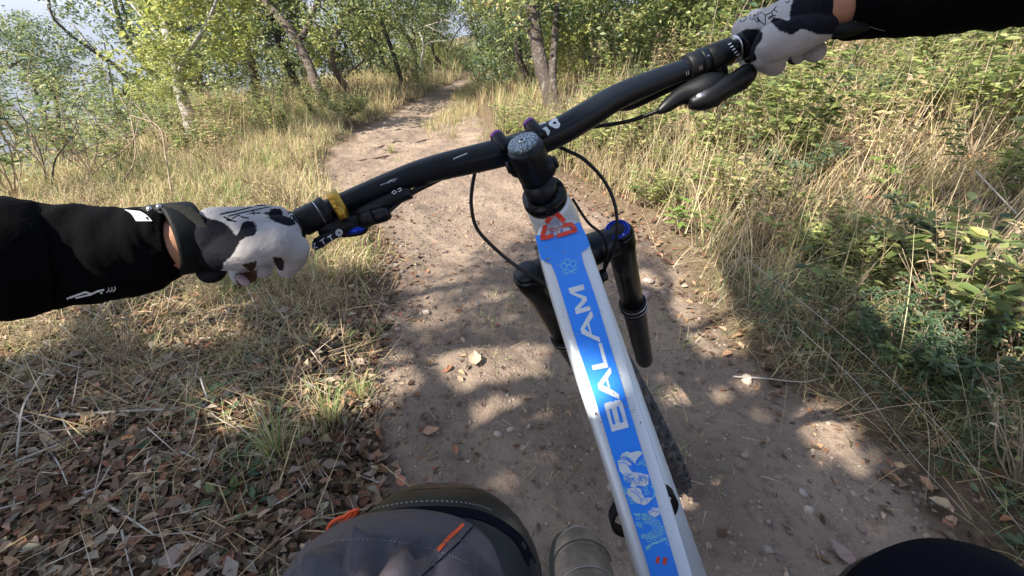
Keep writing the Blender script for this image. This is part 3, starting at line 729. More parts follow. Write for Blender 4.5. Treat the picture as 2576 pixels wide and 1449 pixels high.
grass('grass', 30000, (.2, 3.2, .1, 1.8), d_right, 34, .05, .20, .0024, .8, STRAW + GREEN_D + GREENG, [.09, .09, .07, .08, .07, .15, .15, .13, .07, .06, .04], 'dark green low growth along the near right edge', bend=(.3, 2.0))
grass('grass', 34000, (-7, 9, 7.0, 14), d_far, 35, .15, .45, .008, .4, STRAW + GREENG, [.3, .14, .26, .08, .08, .06, .02, .06], 'pale dry grass where the trail disappears')
grass('grass', 5200, (-1.6, 1.9, .3, 7.4), lambda x, y: (trail_mask(x, y) > .3) * (fbm(x * 2.2, y * 2.2, 91) > .22) * 1.0, 36, .02, .09, .0026, .9, GREENG + STRAW[:3], [.2, .15, .2, .2, .15, .1], 'sparse short tufts growing on the trail')
grass('grass', 9000, (-3.5, .3, 1.6, 7.6), lambda x, y: d_left(x, y) * (fbm(x * 1.4, y * 1.4, 93) > .25), 37, .08, .2, .004, .5, GREENG, None, 'patches of fresh green grass left of the trail')
def ground_cover(name, n, box, dens, seed, zlo, zhi, l0, l1, cols, label):
    r = np.random.default_rng(seed); X = r.uniform(box[0], box[1], n * 3); Y = r.uniform(box[2], box[3], n * 3)
    keep = r.uniform(0, 1, n * 3) < dens(X, Y); X, Y = X[keep][:n], Y[keep][:n]; k = len(X)
    top = zlo + (zhi - zlo) * np.clip(.5 + 1.1 * fbm(X * 1.6, Y * 1.6, seed), 0, 1)
    c = np.stack([X, Y, H(X, Y) + top * r.uniform(.15, 1, k)], 1)
    # gather leaves into whorls of five
    w = (np.arange(k) // 5) * 5; w = np.minimum(w, k - 1); c = c[w] + r.normal(0, l1 * .45, (k, 3)) * np.array([1, 1, .5])
    hd = r.uniform(0, 6.28, k); t = np.stack([np.cos(hd), np.sin(hd), r.uniform(-.3, .5, k)], 1)
    nn = np.stack([r.normal(0, .5, k), r.normal(0, .5, k), np.ones(k)], 1); L_ = r.uniform(l0, l1, k)
    V, Fc, C = leaves(c, t, nn, L_, L_ * r.uniform(.35, .55, k), pal(cols, k, .25, None, r), pts=6)
    obj(name, V, Fc, M['leaf'], col=C, smooth=False, kind='stuff', label=label)
ground_cover('ground_cover', 24000, (.1, 6.5, 1.2, 8.0), lambda x, y: (x - xr(y) > .12) * np.clip(.15 + 2.4 * fbm(x * .9, y * .9, 17), .02, 1), 71, .05, .42, .025, .06, GREEN_M + GREEN_Y[:2] + STRAW[3:4] + GREEN_D[:1], 'leafy green undergrowth covering the right bank')
ground_cover('ground_cover', 16000, (.5, 3.6, .0, 1.5), lambda x, y: (x - xr(y) > .06) * 1.0, 72, .04, .22, .012, .03, GREEN_D + GREEN_D + GREEN_M[:1], 'fine dark undergrowth at the lower right')
ground_cover('ground_cover', 15000, (-7, -.5, 3.2, 9.0), lambda x, y: (xl(y) - x > 1.0) * np.clip(.4 + 1.6 * fbm(x * .9, y * .9, 19), .05, 1), 73, .05, .45, .03, .065, GREEN_M + GREEN_Y + STRAW[3:], 'pale leafy undergrowth on the slope left of the trail')
ground_cover('ground_cover', 700, (-2.2, .0, -.2, 1.6), lambda x, y: (x < xl(y) - .1) * (fbm(x * 3, y * 3, 29) > .2), 74, .01, .06, .02, .045, GREEN_D + GREEN_M[:1], 'small green leaves growing through the left litter')
grass('grass', 9000, (-1.2, .8, 5.4, 12.5), lambda x, y: (trail_mask(x, y) > .2) * np.clip((y - 5.2) / 5 + fbm(x * 2, y * 1.2, 95), 0, 1), 38, .06, .22, .005, .5, STRAW + GREENG[:1], None, 'pale grass invading the far end of the trail')
grass('grass', 16000, (-10, 12, 13.5, 26), lambda x, y: 1.0 + 0 * x, 39, .3, .9, .016, .4, STRAW + GREENG + GREEN_M, None, 'tall dry grass under the distant trees')
# long straw stalks and lying stems
def stalks(name, n, box, dens, seed, L0, L1, w, lean, label, cols=STRAW, bend=(0, .5)):
    r = np.random.default_rng(seed); X = r.uniform(box[0], box[1], n * 3); Y = r.uniform(box[2], box[3], n * 3)
    keep = r.uniform(0, 1, n * 3) < dens(X, Y); X, Y = X[keep][:n], Y[keep][:n]; k = len(X)
    base = np.stack([X, Y, H(X, Y) + r.uniform(0, .03, k)], 1)
    V, Fc, C = blades(base, 4, r.uniform(L0, L1, k), r.uniform(.6, 1.4, k) * w, r.uniform(0, 6.28, k), r.uniform(lean[0], lean[1], k), r.uniform(*bend, k), pal(cols, k, .25, None, r))
    obj(name, V, Fc, M['grass'], col=C, smooth=False, kind='stuff', label=label)
stalks('dead_stalks', 2300, (-2.4, .0, .1, 2.2), lambda x, y: (x < xl(y) + .04) * (.3 + .7 * (y > .8)), 41, .06, .28, .0034, (1.0, 1.6), 'broken pale stems lying in the left litter', cols=STRAW[:2] + [(.34, .25, .17), (.26, .18, .11), (.5, .42, .33)], bend=(-.3, .3))
stalks('dead_stalks', 3600, (.6, 3.4, .7, 1.9), lambda x, y: (x - xr(y) > .02) * 1.0, 46, .12, .42, .0022, (.7, 1.5), 'drooping grey-green dry grass on the mid-right edge', cols=STRAW + [(.36, .36, .24), (.30, .33, .20), (.42, .40, .28)], bend=(.3, 1.2))
stalks('dead_stalks', 1500, (-.2, 3.6, .1, 3.0), lambda x, y: (x > xr(y) - .05) * 1.0, 42, .15, .55, .0028, (.5, 1.45), 'long straw stalks arching over the right edge', cols=STRAW[:3] + [(.5, .45, .33)], bend=(.1, .8))
stalks('dead_stalks', 5200, (.2, 6, 1.4, 6.0), lambda x, y: (x > xr(y) + .1) * np.clip(.3 - 2.0 * fbm(x * .9, y * .9, 17), .05, 1), 47, .2, .6, .0042, (.1, .9), 'dry straw standing and leaning between the right bushes', cols=STRAW[:3] + [(.5, .40, .27)], bend=(.0, 1.0))
stalks('dead_stalks', 2400, (-4.5, 6, 2.0, 8.0), lambda x, y: d_far(x, y), 43, .25, .65, .004, (.05, .5), 'tall thin straw stalks in the far grass')
stalks('dead_stalks', 500, (-1.2, 1.6, .2, 3.0), lambda x, y: (trail_mask(x, y) > .3) * 1.0, 44, .02, .09, .0018, (1.35, 1.6), 'bits of straw lying on the trail', bend=(-.2, .2))
def litter(name, n, box, dens, seed, l0, l1, label, lift=.012, cols=BROWN, jit=.35, pts=6):
    r = np.random.default_rng(seed); X = r.uniform(box[0], box[1], n * 3); Y = r.uniform(box[2], box[3], n * 3)
    keep = r.uniform(0, 1, n * 3) < dens(X, Y); X, Y = X[keep][:n], Y[keep][:n]; k = len(X)
    c = np.stack([X, Y, H(X, Y) + np.abs(r.normal(0, lift, k)) + .002], 1)
    hd = r.uniform(0, 6.28, k); t = np.stack([np.cos(hd), np.sin(hd), r.normal(0, .22, k)], 1)
    nn = np.stack([r.normal(0, .4, k), r.normal(0, .4, k), np.ones(k)], 1)
    L_ = r.uniform(l0, l1, k)
    V, Fc, C = leaves(c, t, nn, L_, L_ * r.uniform(.35, .6, k), pal(cols, k, jit, None, r), fold=.55, curl=.2, pts=pts)
    C = C * np.repeat(.8 + .5 * (fbm(X * 4, Y * 4, 77) + .5), 6 if pts == 6 else 4)[:, None]
    obj(name, V, Fc, M['litter'], col=C, smooth=False, kind='stuff', label=label)
litter('leaf_litter', 22000, (-2.2, .0, -.3, 1.5), lambda x, y: (x < xl(y) + .05) * (.35 + .65 * (y < 1.0)), 51, .010, .044, 'brown fallen leaves covering the lower left ground')
litter('twig_litter', 9000, (-2.4, .1, -.3, 1.5), lambda x, y: (x < xl(y) + .05) * 1.0, 56, .02, .06, 'broken bark and twig bits in the left litter', cols=[(.13, .09, .06), (.22, .16, .11), (.33, .27, .20)], jit=.3, pts=4)
litter('leaf_litter', 5000, (-3, 0, 1.3, 3.2), lambda x, y: (x < xl(y) + .05) * 1.0, 52, .02, .05, 'fallen leaves among the left grass')
litter('leaf_litter', 6000, (-.2, 4.5, .1, 3.5), lambda x, y: (x > xr(y) - .08) * 1.0, 53, .02, .05, 'fallen leaves under the right bushes')
litter('leaf_litter', 1500, (-1.0, 1.8, .1, 3.0), lambda x, y: (trail_mask(x, y) > .3) * (.25 + .9 * (np.minimum(np.abs(x - xl(y)), np.abs(x - xr(y))) < .22)), 54, .012, .04, 'few small leaves scattered on the trail', lift=.003)
# gravel
def pebbles(name, n, box, dens, seed, s0, s1, label, cols):
    r = np.random.default_rng(seed); X = r.uniform(box[0], box[1], n * 3); Y = r.uniform(box[2], box[3], n * 3)
    keep = r.uniform(0, 1, n * 3) < dens(X, Y); X, Y = X[keep][:n], Y[keep][:n]; k = len(X)
    base = np.array([(1, 0, 0), (-1, 0, 0), (0, 1, 0), (0, -1, 0), (0, 0, 1), (0, 0, -1)], float)
    Fi = np.array([[0, 2, 4], [2, 1, 4], [1, 3, 4], [3, 0, 4], [2, 0, 5], [1, 2, 5], [3, 1, 5], [0, 3, 5]])
    s = (s0 + (s1 - s0) * r.uniform(0, 1, k) ** 3)[:, None, None]
    Vv = base[None] * r.uniform(.5, 1.2, (k, 6, 1)) * s * np.array([1, 1, .6])
    a = r.uniform(0, 6.28, k); ca, sa = np.cos(a)[:, None], np.sin(a)[:, None]
    Xr = Vv[..., 0] * ca - Vv[..., 1] * sa; Yr = Vv[..., 0] * sa + Vv[..., 1] * ca; Vv[..., 0] = Xr; Vv[..., 1] = Yr
    Vv = Vv + np.stack([X, Y, H(X, Y)], 1)[:, None]
    Fc = ((np.arange(k) * 6)[:, None, None] + Fi[None]).reshape(-1, 3)
    obj(name, Vv.reshape(-1, 3), Fc, M['stone'], col=np.repeat(pal(cols, k, .25, None, r), 6, 0), smooth=False, kind='stuff', label=label)
DIRT = [(.25, .185, .14), (.19, .14, .11), (.32, .25, .20), (.15, .11, .088), (.40, .33, .27)]
pebbles('gravel', 14000, (-1.1, 2.0, .0, 4.6), lambda x, y: (trail_mask(x, y) > .15) * 1.0, 61, .0015, .011, 'loose grit and dirt crumbs on the trail', DIRT)

pebbles('clods', 2600, (-1.4, 2.2, -.1, 4.8), lambda x, y: (np.abs(x - xl(y)) < .12) | (np.abs(x - xr(y)) < .10) | (fbm(x * 3, y * 3, 44) > .38), 62, .004, .022, 'crumbled clods of earth along the trail edges', DIRT[:4])

# individual stones, leaves, sticks, roots
def stone_mesh(seed):
    r = np.random.default_rng(seed); mb = MB().ball((0, 0, 0), 1, nu=10, nv=6, sc=(1, r.uniform(.6, .9), r.uniform(.35, .55)))
    V = np.array(mb.V); V *= 1 + .35 * fbm(V[:, 0] * 1.6 + seed, V[:, 1] * 1.6 + V[:, 2], seed)[:, None]
    return V, mb.F
def stone(u, v, px, colr, label, group=None, seed=0):
    p = G(u, v); d = (p - CAM) @ FW; s = px / F * d / 2
    V, Fc = stone_mesh(seed); a = seed * 1.3; R = np.array([[math.cos(a), -math.sin(a), 0], [math.sin(a), math.cos(a), 0], [0, 0, 1]])
    me = mesh_data('stone', (V * s) @ R.T, Fc, M['stone'], [colr] * len(V), False)
    o = bpy.data.objects.new('stone', me); COL.objects.link(o); o.location = p + np.array([0, 0, s * .12]); tag(o, label, 'stone', group)
stone(1878, 958, 38, (.55, .46, .34), 'pale yellowish angular stone on the trail right of the front wheel', seed=1)
stone(1632, 708, 32, (.34, .27, .24), 'rounded brownish stone beside the right fork leg', seed=2)
stone(1618, 745, 50, (.42, .32, .28), 'flat pinkish stone just below the rounded one by the right fork leg', seed=3)
stone(2020, 1240, 22, (.36, .30, .27), 'grey stone in the shade below the sunlit patch', seed=4)
stone(1500, 830, 26, (.36, .30, .27), 'small grey stone left of the top tube', seed=5)
stone(2420, 1380, 34, (.36, .31, .29), 'light stone near the right knee', seed=6)
for i in range(70):
    u = rnd.uniform(950, 2250); v = rnd.uniform(620, 1440)
    p = flat(u, v)
    if trail_mask(p[0], p[1]) > .6: stone(u, v, rnd.uniform(9, 26), rnd.choice(DIRT), 'small dull brown stone bedded in the trail', 'small brown stones bedded in the trail', seed=20 + i)
def dry_leaf(u, v, px, colr, label, group=None, seed=0, lobed=False):
    p = G(u, v, .012); d = (p - CAM) @ FW; s = px / F * d
    r = np.random.default_rng(seed); n = 9; V = []; Fc = []
    for i in range(n + 1):
        t = i / n; w = math.sin(math.pi * t ** .8) * .30 * (1 + (.35 * math.sin(t * 20) if lobed else .08 * r.normal()))
        for j, q in enumerate((-1, -.5, 0, .5, 1)):
            V.append((t - .5, q * w, .28 * abs(q) ** 1.5 * w + .12 * (t - .5) ** 2 * 2 + .02 * r.normal()))
    for i in range(n):
        for j in range(4): Fc.append((i * 5 + j, i * 5 + j + 1, i * 5 + j + 6, i * 5 + j + 5))
    a = r.uniform(-.5, .5) + (seed % 3); R = np.array([[math.cos(a), -math.sin(a), 0], [math.sin(a), math.cos(a), 0], [0, 0, 1]])
    V = np.array(V) * s @ R.T
    me = mesh_data('dry_leaf', V, Fc, M['litter'], [colr] * len(V), True)
    o = bpy.data.objects.new('dry_leaf', me); COL.objects.link(o); o.location = p; tag(o, label, 'leaf', group)
dry_leaf(355, 1108, 95, (.50, .27, .13), 'large orange-brown lobed leaf sunlit in the lower left litter', seed=1, lobed=True)
dry_leaf(1195, 910, 55, (.50, .38, .26), 'pale curled leaf lying in the middle of the trail', seed=2)
dry_leaf(1085, 1090, 45, (.40, .24, .15), 'brown leaf at the left trail edge above the knee', seed=3)
dry_leaf(1010, 1215, 40, (.42, .18, .12), 'reddish leaf just above the left knee', seed=5)
dry_leaf(2110, 1400, 70, (.30, .21, .18), 'long dull brown leaf on the trail beside the right knee', seed=8)
dry_leaf(470, 1405, 110, (.33, .26, .21), 'long grey-brown leaf at the bottom left', seed=6)
for i in range(60):
    u = rnd.uniform(0, 860); v = rnd.uniform(960, 1445)
    dry_leaf(u, v, rnd.uniform(30, 62), tuple(np.array(rnd.choice(BROWN)) * rnd.uniform(.8, 1.5)), 'curled brown leaf lying on top of the lower left litter', 'curled leaves on top of the lower left litter', seed=100 + i)
def stick(pts, r0, label, cat_='stick', group=None, matn='stick', r1=None, lift=.02):
    Q = [G(u, v, lift) if len(q) == 0 else G(u, v, q[0]) for u, v, *q in pts]
    Q = spline(Q, 4); mb = MB().tube(Q, taper(len(Q), r0, r1 or r0 * .4), 6)
    o = mb.obj('stick' if cat_ == 'stick' else cat_, M[matn], None); tag(o, label, cat_, group); return o
stick([(0, 1090), (90, 1062), (200, 1058), (380, 1048), (520, 1035), (530, 1000, .08)], .007, 'long crooked pale stick lying across the lower left litter', matn='dead')
stick([(0, 1200), (70, 1170), (160, 1130), (180, 1125)], .005, 'pale forked stick near the left edge below the long one', matn='dead')
stick([(60, 1165, .03), (110, 1100, .1), (125, 1050, .10), (160, 1020, .12)], .0032, 'pale stick rising from the litter near the left edge', matn='dead')
stick([(1840, 960), (1920, 962), (2010, 972), (2060, 968)], .0035, 'thin pale stick lying at the right trail edge', matn='dead')
stick([(1980, 880, .10), (2130, 1010, .08), (2260, 1160, .05), (2420, 1330, .03)], .0015, 'long straw stem lying along the right trail edge', matn='dead')
stick([(1850, 700, .12), (2050, 880, .12), (2300, 1120, .10), (2570, 1420, .05)], .0014, 'longest straw stem crossing the dark growth at lower right', matn='dead')
stick([(2380, 560, .25), (2480, 640, .2), (2576, 720, .15)], .004, 'pale stalk slanting down at the right edge of the view', matn='dead')
stick([(1010, 1450), (1050, 1380, .02), (1080, 1320, .03)], .0035, 'thin twig beside the left knee pad')
for i in range(46):
    u = rnd.uniform(0, 900); v = rnd.uniform(720, 1350); L = rnd.uniform(50, 170); a = rnd.uniform(-1.4, 1.4)
    stick([(u, v), (u + L * .5 * math.cos(a) + rnd.uniform(-12, 12), v - L * .5 * math.sin(a)), (u + L * math.cos(a), v - L * math.sin(a) + rnd.uniform(-12, 12), rnd.uniform(.02, .07))], rnd.uniform(.0016, .004),
          'thin bent twig tangled in the left grass and litter', 'stick', 'twigs tangled in the left grass', matn=rnd.choice(['dead', 'stick']))
for i, (a, b_, lab) in enumerate([((1110, 345), (925, 372), 'thin root crossing the sunny trail below the bend'), ((1190, 302), (1010, 322), 'thin root forming a small step on the far trail'), ((1185, 270), (1040, 290), 'farthest thin root across the trail'),
        ((880, 405), (1000, 392), 'short root humped at the left trail edge')]):
    q = lambda s: (a[0] + (b_[0] - a[0]) * s, a[1] + (b_[1] - a[1]) * s + rnd.uniform(-6, 6))
    stick([(*q(0), -.015), (*q(.2), .004), (*q(.4), -.004), (*q(.6), .005), (*q(.8), .002), (*q(1), -.015)], .013, lab, 'root', None, 'rootm', .007)
# bare twiggy bush stems at left
for i, L in enumerate([[(435, 505), (418, 400, .3), (400, 320, .5), (330, 290, .62)], [(120, 470), (100, 380, .3), (60, 300, .55), (40, 230, .75)], [(300, 470), (340, 400, .25), (330, 300, .6), (300, 240, .8)],
                       [(60, 490), (30, 420, .25), (0, 360, .5)], [(200, 480), (250, 420, .2), (330, 360, .42), (350, 300, .6)], [(130, 480), (140, 400, .25), (190, 340, .5)], [(690, 330), (685, 260, .25), (690, 235, .35)]]):
    base = G(L[0][0], L[0][1]); dd = (base - CAM) @ FW
    pts = [base] + [P(u, v, dd) for u, v, _ in L[1:]]
    Q = spline(pts, 5); mb = MB().tube(Q, taper(len(Q), .0085, .003), 6)
    for k in range(3):
        j = 4 + k * 3
        if j < len(Q): mb.tube(wobble(Q[j], Q[j] + np.array([rnd.uniform(-.3, .3), rnd.uniform(-.2, .2), rnd.uniform(.1, .3)]), 4, .02, i * 9 + k), .0025, 5)
    tag(mb.obj('bare_stem', M['bark_mid' if i % 2 else 'stick'], None), ['single bent bare stem right beside the left wrist', 'bare stem at far left', 'bare stem forking left of the pale trunk', 'bare stem at the left frame edge', 'slanting bare stem below the crooked tree', 'short bare stem below the crooked tree', 'straw-coloured upright stem near the leaning tree'][i], 'stem')

# ==================================================================== the bicycle
def Zr(x0, y0, sc):
    """coordinates read in an enlarged crop to photo units"""
    return lambda x, y: ((x0 + x / sc) * .670833, (y0 + y / sc) * .670833)
Z1 = Zr(2000, 1000, 2.07); Z5 = Zr(1200, 700, 1.8115); Z8 = Zr(2200, 1600, 2.588); ZH = Zr(1700, 400, 2.898)
aB = nrm(DV(.92, .39, 0))                                   # bike's own right-hand direction
hub = K(.246, -.185, 1.105)
steer = nrm(DV(.33, -.49, .807))
backB = nrm(np.array([-aB[1], aB[0], 0]) * -1)              # level, towards the rear of the bike
if backB[1] > 0: backB = -backB
upB = nrm(np.cross(aB, -backB)); upB = upB if upB[2] > 0 else -upB
axF = nrm(DV(.9, .43, 0) - steer * (DV(.9, .43, 0) @ steer)) # wheel axle direction
bike = empty('mountain_bike', tuple(hub - np.array([0, 0, .34])), 'silver mountain bike with blue lettered top tube and wide black handlebar', 'bicycle')

# ---- top tube: flat-topped silver tube
P0 = P(1420, 600, .49); P1 = P(1668, 1410, .355)
tdir = nrm(P1 - P0); nT = nrm(np.cross(tdir, aB)); nT = nT if nT @ (CAM - P0) > 0 else -nT
def onplane(u, v, lift=0.0):
    r = ray(u, v); o = P0 + nT * lift; return CAM + r * (((o - CAM) @ nT) / (r @ nT))
LEFT = [(1338, 548), (1360, 658), (1410, 818), (1468, 1006), (1494, 1073), (1595, 1410), (1690, 1760)]
RIGHT = [(1447, 520), (1494, 636), (1549, 815), (1605, 1006), (1630, 1073), (1735, 1410), (1840, 1760)]
rows = []
for k in range(len(LEFT)):
    l = onplane(*LEFT[k]); r = onplane(*RIGHT[k]); c = (l + r) / 2; w = np.linalg.norm(r - l) / 2; lat = nrm(r - l)
    prof = [(-.93, .0), (0, .0006), (.93, .0), (1.0, -.0035), (1.04, -.010), (1.05, -.022), (.92, -.034), (.55, -.042), (-.55, -.042), (-.92, -.034), (-1.05, -.022), (-1.04, -.010), (-1.0, -.0035)]
    rows.append([c + lat * a * w + nT * h for a, h in prof])
V = [p for r_2 in rows for p in r_2]; npf = 13; Fc = []
for i in range(len(rows) - 1):
    for k in range(npf):
        k2 = (k + 1) % npf; Fc.append((i * npf + k, i * npf + k2, (i + 1) * npf + k2, (i + 1) * npf + k))
Fc += [tuple(range(npf))[::-1], tuple(range(len(V) - npf, len(V)))]
tt = obj('top_tube', V, Fc, M['alu'], bike)
for m_ in ():
    pass
bv = tt.modifiers.new('subsurf', 'SUBSURF'); bv.levels = 2; bv.render_levels = 2
# head tube flares from the headset cup into the top tube
ring = K(.0385, .1095, .50); crown = K(.085, .0525, .61)
tdn = nrm(crown - ring)
hb = MB().tube([ring + tdn * s for s in (.006, .02, .05, .09, .118)], [.0262, .0275, .030, .029, .0275], 28); hb_o = hb.obj('head_tube', M['alu'], bike)

def fill(name, loops, lift, m_, parent, thick=0, surf=None, **kw):
    """flat print: outlines (photo units) laid on the tube's own plane"""
    sf = surf or onplane
    pts3 = [[Vector((u, -v, 0)) for u, v in lp] for lp in loops]
    tris = tessellate_polygon(pts3); flatp = [q for lp in loops for q in lp]
    V = [sf(u, v, lift) for u, v in flatp]
    return obj(name, V, tris, m_, parent, smooth=False, **kw)
def ribbon(mb, pts, w, lift, surf=None, closed=False):
    sf = surf or onplane; pts = [np.array(p, float) for p in pts]
    if closed: pts = pts + [pts[0]]
    V = []; n = len(pts)
    for i in range(n):
        a = pts[max(i - 1, 0)] if not (closed and i == 0) else pts[-2]
        b_ = pts[min(i + 1, n - 1)] if not (closed and i == n - 1) else pts[1]
        t = nrm(b_ - a); s_ = np.array([-t[1], t[0]]) * w / 2
        V += [sf(*(pts[i] - s_), lift), sf(*(pts[i] + s_), lift)]
    mb.add(V, [(2 * i, 2 * i + 1, 2 * i + 3, 2 * i + 2) for i in range(n - 1)])
def arc(cx, cy, r, a0, a1, n=14, ry=None, rot=0):
    ry = ry or r; out = []
    for i in range(n + 1):
        a = math.radians(a0 + (a1 - a0) * i / n); x, y = r * math.cos(a), ry * math.sin(a); c, s_ = math.cos(rot), math.sin(rot)
        out.append((cx + x * c - y * s_, cy + x * s_ + y * c))
    return out
L0 = .0012; L1 = .0016; L2 = .0021
blue = [(1346, 594), (1458, 559), (1474, 590), (1484.5, 618), (1462, 636), (1468, 662), (1500, 753), (1617, 1140), (1703, 1432), (1795, 1745), (1722, 1760),
        (1629, 1421), (1539, 1140), (1519, 1073), (1450, 861), (1397, 688), (1386, 664), (1360, 652)]
fill('decal_panel', [blue], L0, M['blue'], bike, label='blue decal stripe along the top tube')
letters = {
 'M': [[(272, 168), (388, 136), (398, 176), (316, 200), (410, 232), (418, 262), (360, 327), (440, 303), (447, 338), (330, 370), (322, 322), (378, 262), (372, 248), (284, 208)]],
 'A': [[(455, 345), (465, 388), (432, 432), (455, 527), (515, 548), (520, 588), (375, 520), (366, 480), (440, 352)], [(418, 447), (398, 484), (440, 516)]],
 'L': [[(505, 598), (530, 590), (583, 782), (463, 803), (452, 768), (545, 746)]],
 'A2': [[(600, 782), (607, 822), (577, 868), (597, 948), (665, 990), (668, 1030), (512, 955), (500, 915), (590, 786)], [(565, 880), (538, 917), (582, 942)]],
 'B': [[(550, 1078), (556, 1060), (604, 1045), (618, 1052), (630, 1040), (672, 1034), (688, 1048), (742, 1246), (610, 1282)], [(588, 1108), (606, 1102), (640, 1222), (618, 1228)], [(645, 1088), (664, 1083), (702, 1205), (672, 1213)]],
}
for k, loops in letters.items():
    loops = [[Z1(*p) for p in lp] for lp in loops]
    fill('letter', loops, L1, M['white'], bike, label='white letter ' + k[0] + ' of the word on the top tube')
# red triangular arrow sticker with three letters
# small light-blue knot emblem
mb = MB()
for cx, cy in ((1680, 512), (1658, 541), (1718, 523)): ribbon(mb, [Z5(*p) for p in arc(cx, cy, 21, 0, 345, 16, 21)], 1.7, L1, closed=True)
for st in ([(1640, 578), (1690, 565), (1700, 575), (1752, 548)], [(1648, 590), (1700, 578), (1745, 562)], [(1655, 602), (1690, 592)], [(1700, 590), (1735, 580)]):
    ribbon(mb, [Z5(*p) for p in st], 1.5, L1)
mb.obj('emblem_print', M['cyan'], bike, False)
# ornamental band of curls, feathers and rings
mb = MB()
z = Z8
for st in ([(325, 300), (345, 262), (390, 240), (430, 255), (470, 240), (520, 236), (545, 262), (500, 300), (470, 360), (440, 340), (400, 300)],):
    fill('ornament_print', [[z(*p) for p in st]], L1, M['white'], bike)
fill('ornament_print', [[z(*p) for p in [(300, 330), (340, 305), (400, 320), (440, 370), (400, 385), (440, 440), (520, 450), (600, 470), (600, 560), (560, 580), (490, 570), (470, 590), (420, 585), (440, 540), (370, 510), (345, 455), (320, 430)]]], L1, M['white'], bike)
fill('ornament_print', [[z(*p) for p in [(400, 600), (470, 590), (520, 600), (560, 690), (640, 690), (600, 740), (560, 762), (480, 740), (430, 690), (385, 650)]]], L1, M['white'], bike)
fill('ornament_print', [[z(*p) for p in [(590, 830), (640, 785), (705, 790), (712, 850), (660, 880), (620, 860)]]], L1, M['white'], bike)
mi = MB()
for st_ in ([(330, 300), (380, 292), (430, 318), (455, 350)], [(318, 322), (372, 318), (420, 345)], [(475, 345), (505, 305), (545, 285)], [(310, 350), (360, 352), (430, 385)], [(440, 440), (470, 400), (450, 372)], [(350, 470), (400, 500), (450, 510), (480, 560)], [(500, 460), (520, 500), (500, 560)], [(420, 620), (470, 640), (520, 690), (530, 740)], [(470, 600), (500, 640), (560, 650)], [(600, 835), (650, 820), (700, 830)], [(610, 810), (660, 800)]):
    ribbon(mi, [z(*p) for p in spline([np.array(q_, float) for q_ in st_], 4)], 1.5, L2 + .0003)
for r0, a0, a1, cx_2, cy_2 in ((40, 0, 300, 425, 490), (22, 0, 270, 425, 490), (42, 160, 420, 545, 510), (22, 90, 380, 545, 510), (30, 180, 400, 560, 720)): ribbon(mi, [z(*p) for p in arc(cx_2, cy_2, r0, a0, a1, 14, r0 * .8)], 1.5, L2 + .0003)
mi.obj('ornament_outline', M['blue'], bike, False)
for k in range(4): ribbon(mb, [z(*p) for p in arc(460, 300 + 22 * k, 110, 190 + 4 * k, 232, 6, 60)], 1.6, L2)
for k in range(5): ribbon(mb, [z(480 + 14 * k, 380 - 6 * k), z(560 + 8 * k, 300 + 24 * k)], 1.6, L2)
for k in range(5): ribbon(mb, [z(350, 590 + 15 * k), z(410, 605 + 13 * k)], 1.6, L1)
for cx, cy in ((572, 598), (582, 640), (500, 882), (552, 880), (600, 874), (745, 985), (738, 1030), (708, 1065), (658, 1085), (603, 1100), (420, 690), (440, 730)):
    ribbon(mb, [z(*p) for p in arc(cx, cy, 17, 0, 340, 12)], 1.9, L1, closed=True)
for r0 in (62, 86, 110, 134): ribbon(mb, [z(*p) for p in arc(590, 985, r0, -115, 82, 20, r0 * .78)], 2.4, L1)
for r0, a0, a1 in ((40, 0, 300), (66, 20, 250), (24, 0, 270)): ribbon(mb, [z(*p) for p in arc(425, 490, r0, a0, a1, 16, r0 * .8)], 1.7, L2)
for r0, a0, a1 in ((44, 160, 420), (24, 90, 380)): ribbon(mb, [z(*p) for p in arc(545, 510, r0, a0, a1, 16, r0 * .8)], 1.7, L2)
ribbon(mb, [z(*p) for p in arc(600, 640, 60, -70, 60, 10, 70)], 3.4, L1)
ribbon(mb, [z(*p) for p in [(460, 850), (520, 850)]], 5, L1); ribbon(mb, [z(*p) for p in [(530, 850), (585, 856)]], 5, L1)
for q in ([(625, 1140), (700, 1118)], [(706, 1116), (770, 1080)], [(575, 1180), (622, 1148)]): ribbon(mb, [z(*p) for p in q], 6, L1)
ribbon(mb, [z(*p) for p in arc(800, 1110, 32, 80, 210, 8, 36)], 2, L1); ribbon(mb, [z(*p) for p in arc(560, 1160, 62, 15, 80, 8, 40)], 2.2, L1)
for k in range(3): ribbon(mb, [z(*p) for p in [(480, 960 - 16 * k), (540, 975 - 18 * k)]], 2.2, L1)
for k in range(4): ribbon(mb, [z(530, 1042 + 12 * k), z(630 - 10 * k, 1050 + 12 * k)], 2.0, L1)
mb.obj('ornament_lines', M['cyan'], bike, False)
for q in ([(680, 1262), (712, 1262), (700, 1330), (668, 1322)], [(745, 1270), (785, 1268), (770, 1340), (738, 1338)]):
    fill('red_mark', [[z(*p) for p in q]], L1, M['red'], bike)

# ---- headset, stem, cap
ax = -tdn
def disc_frame(axis):
    x = nrm(aB - axis * (aB @ axis)); return x, np.cross(axis, x)
hs = MB().tube([ring + tdn * s for s in (.010, .004, -.003, -.006)], [.0262, .0272, .0265, .0215], 36); hs.obj('headset_cup', M['gloss'], bike)
sp = MB().tube([ring + ax * s for s in (.004, .020, .0205, .030)], [.0195, .0188, .0182, .0182], 30); sp.obj('spacer', M['satin'], bike)
capc = P(1315, 358, .447)
sdir = nrm(ring - capc)
stm = MB().tube([capc + sdir * s for s in (.004, .008, .012, .030, .046, .05)], [.0185, .0205, .0212, .0208, .0195, .0185], 30)
barc = P(1318, 368, .492)
stm.tube([capc + sdir * .024, capc + sdir * .026 + (barc - capc - sdir * .026) * .9], [.020, .0225], 20, sq=.9)
st = stm.obj('stem', M['satin'], bike)
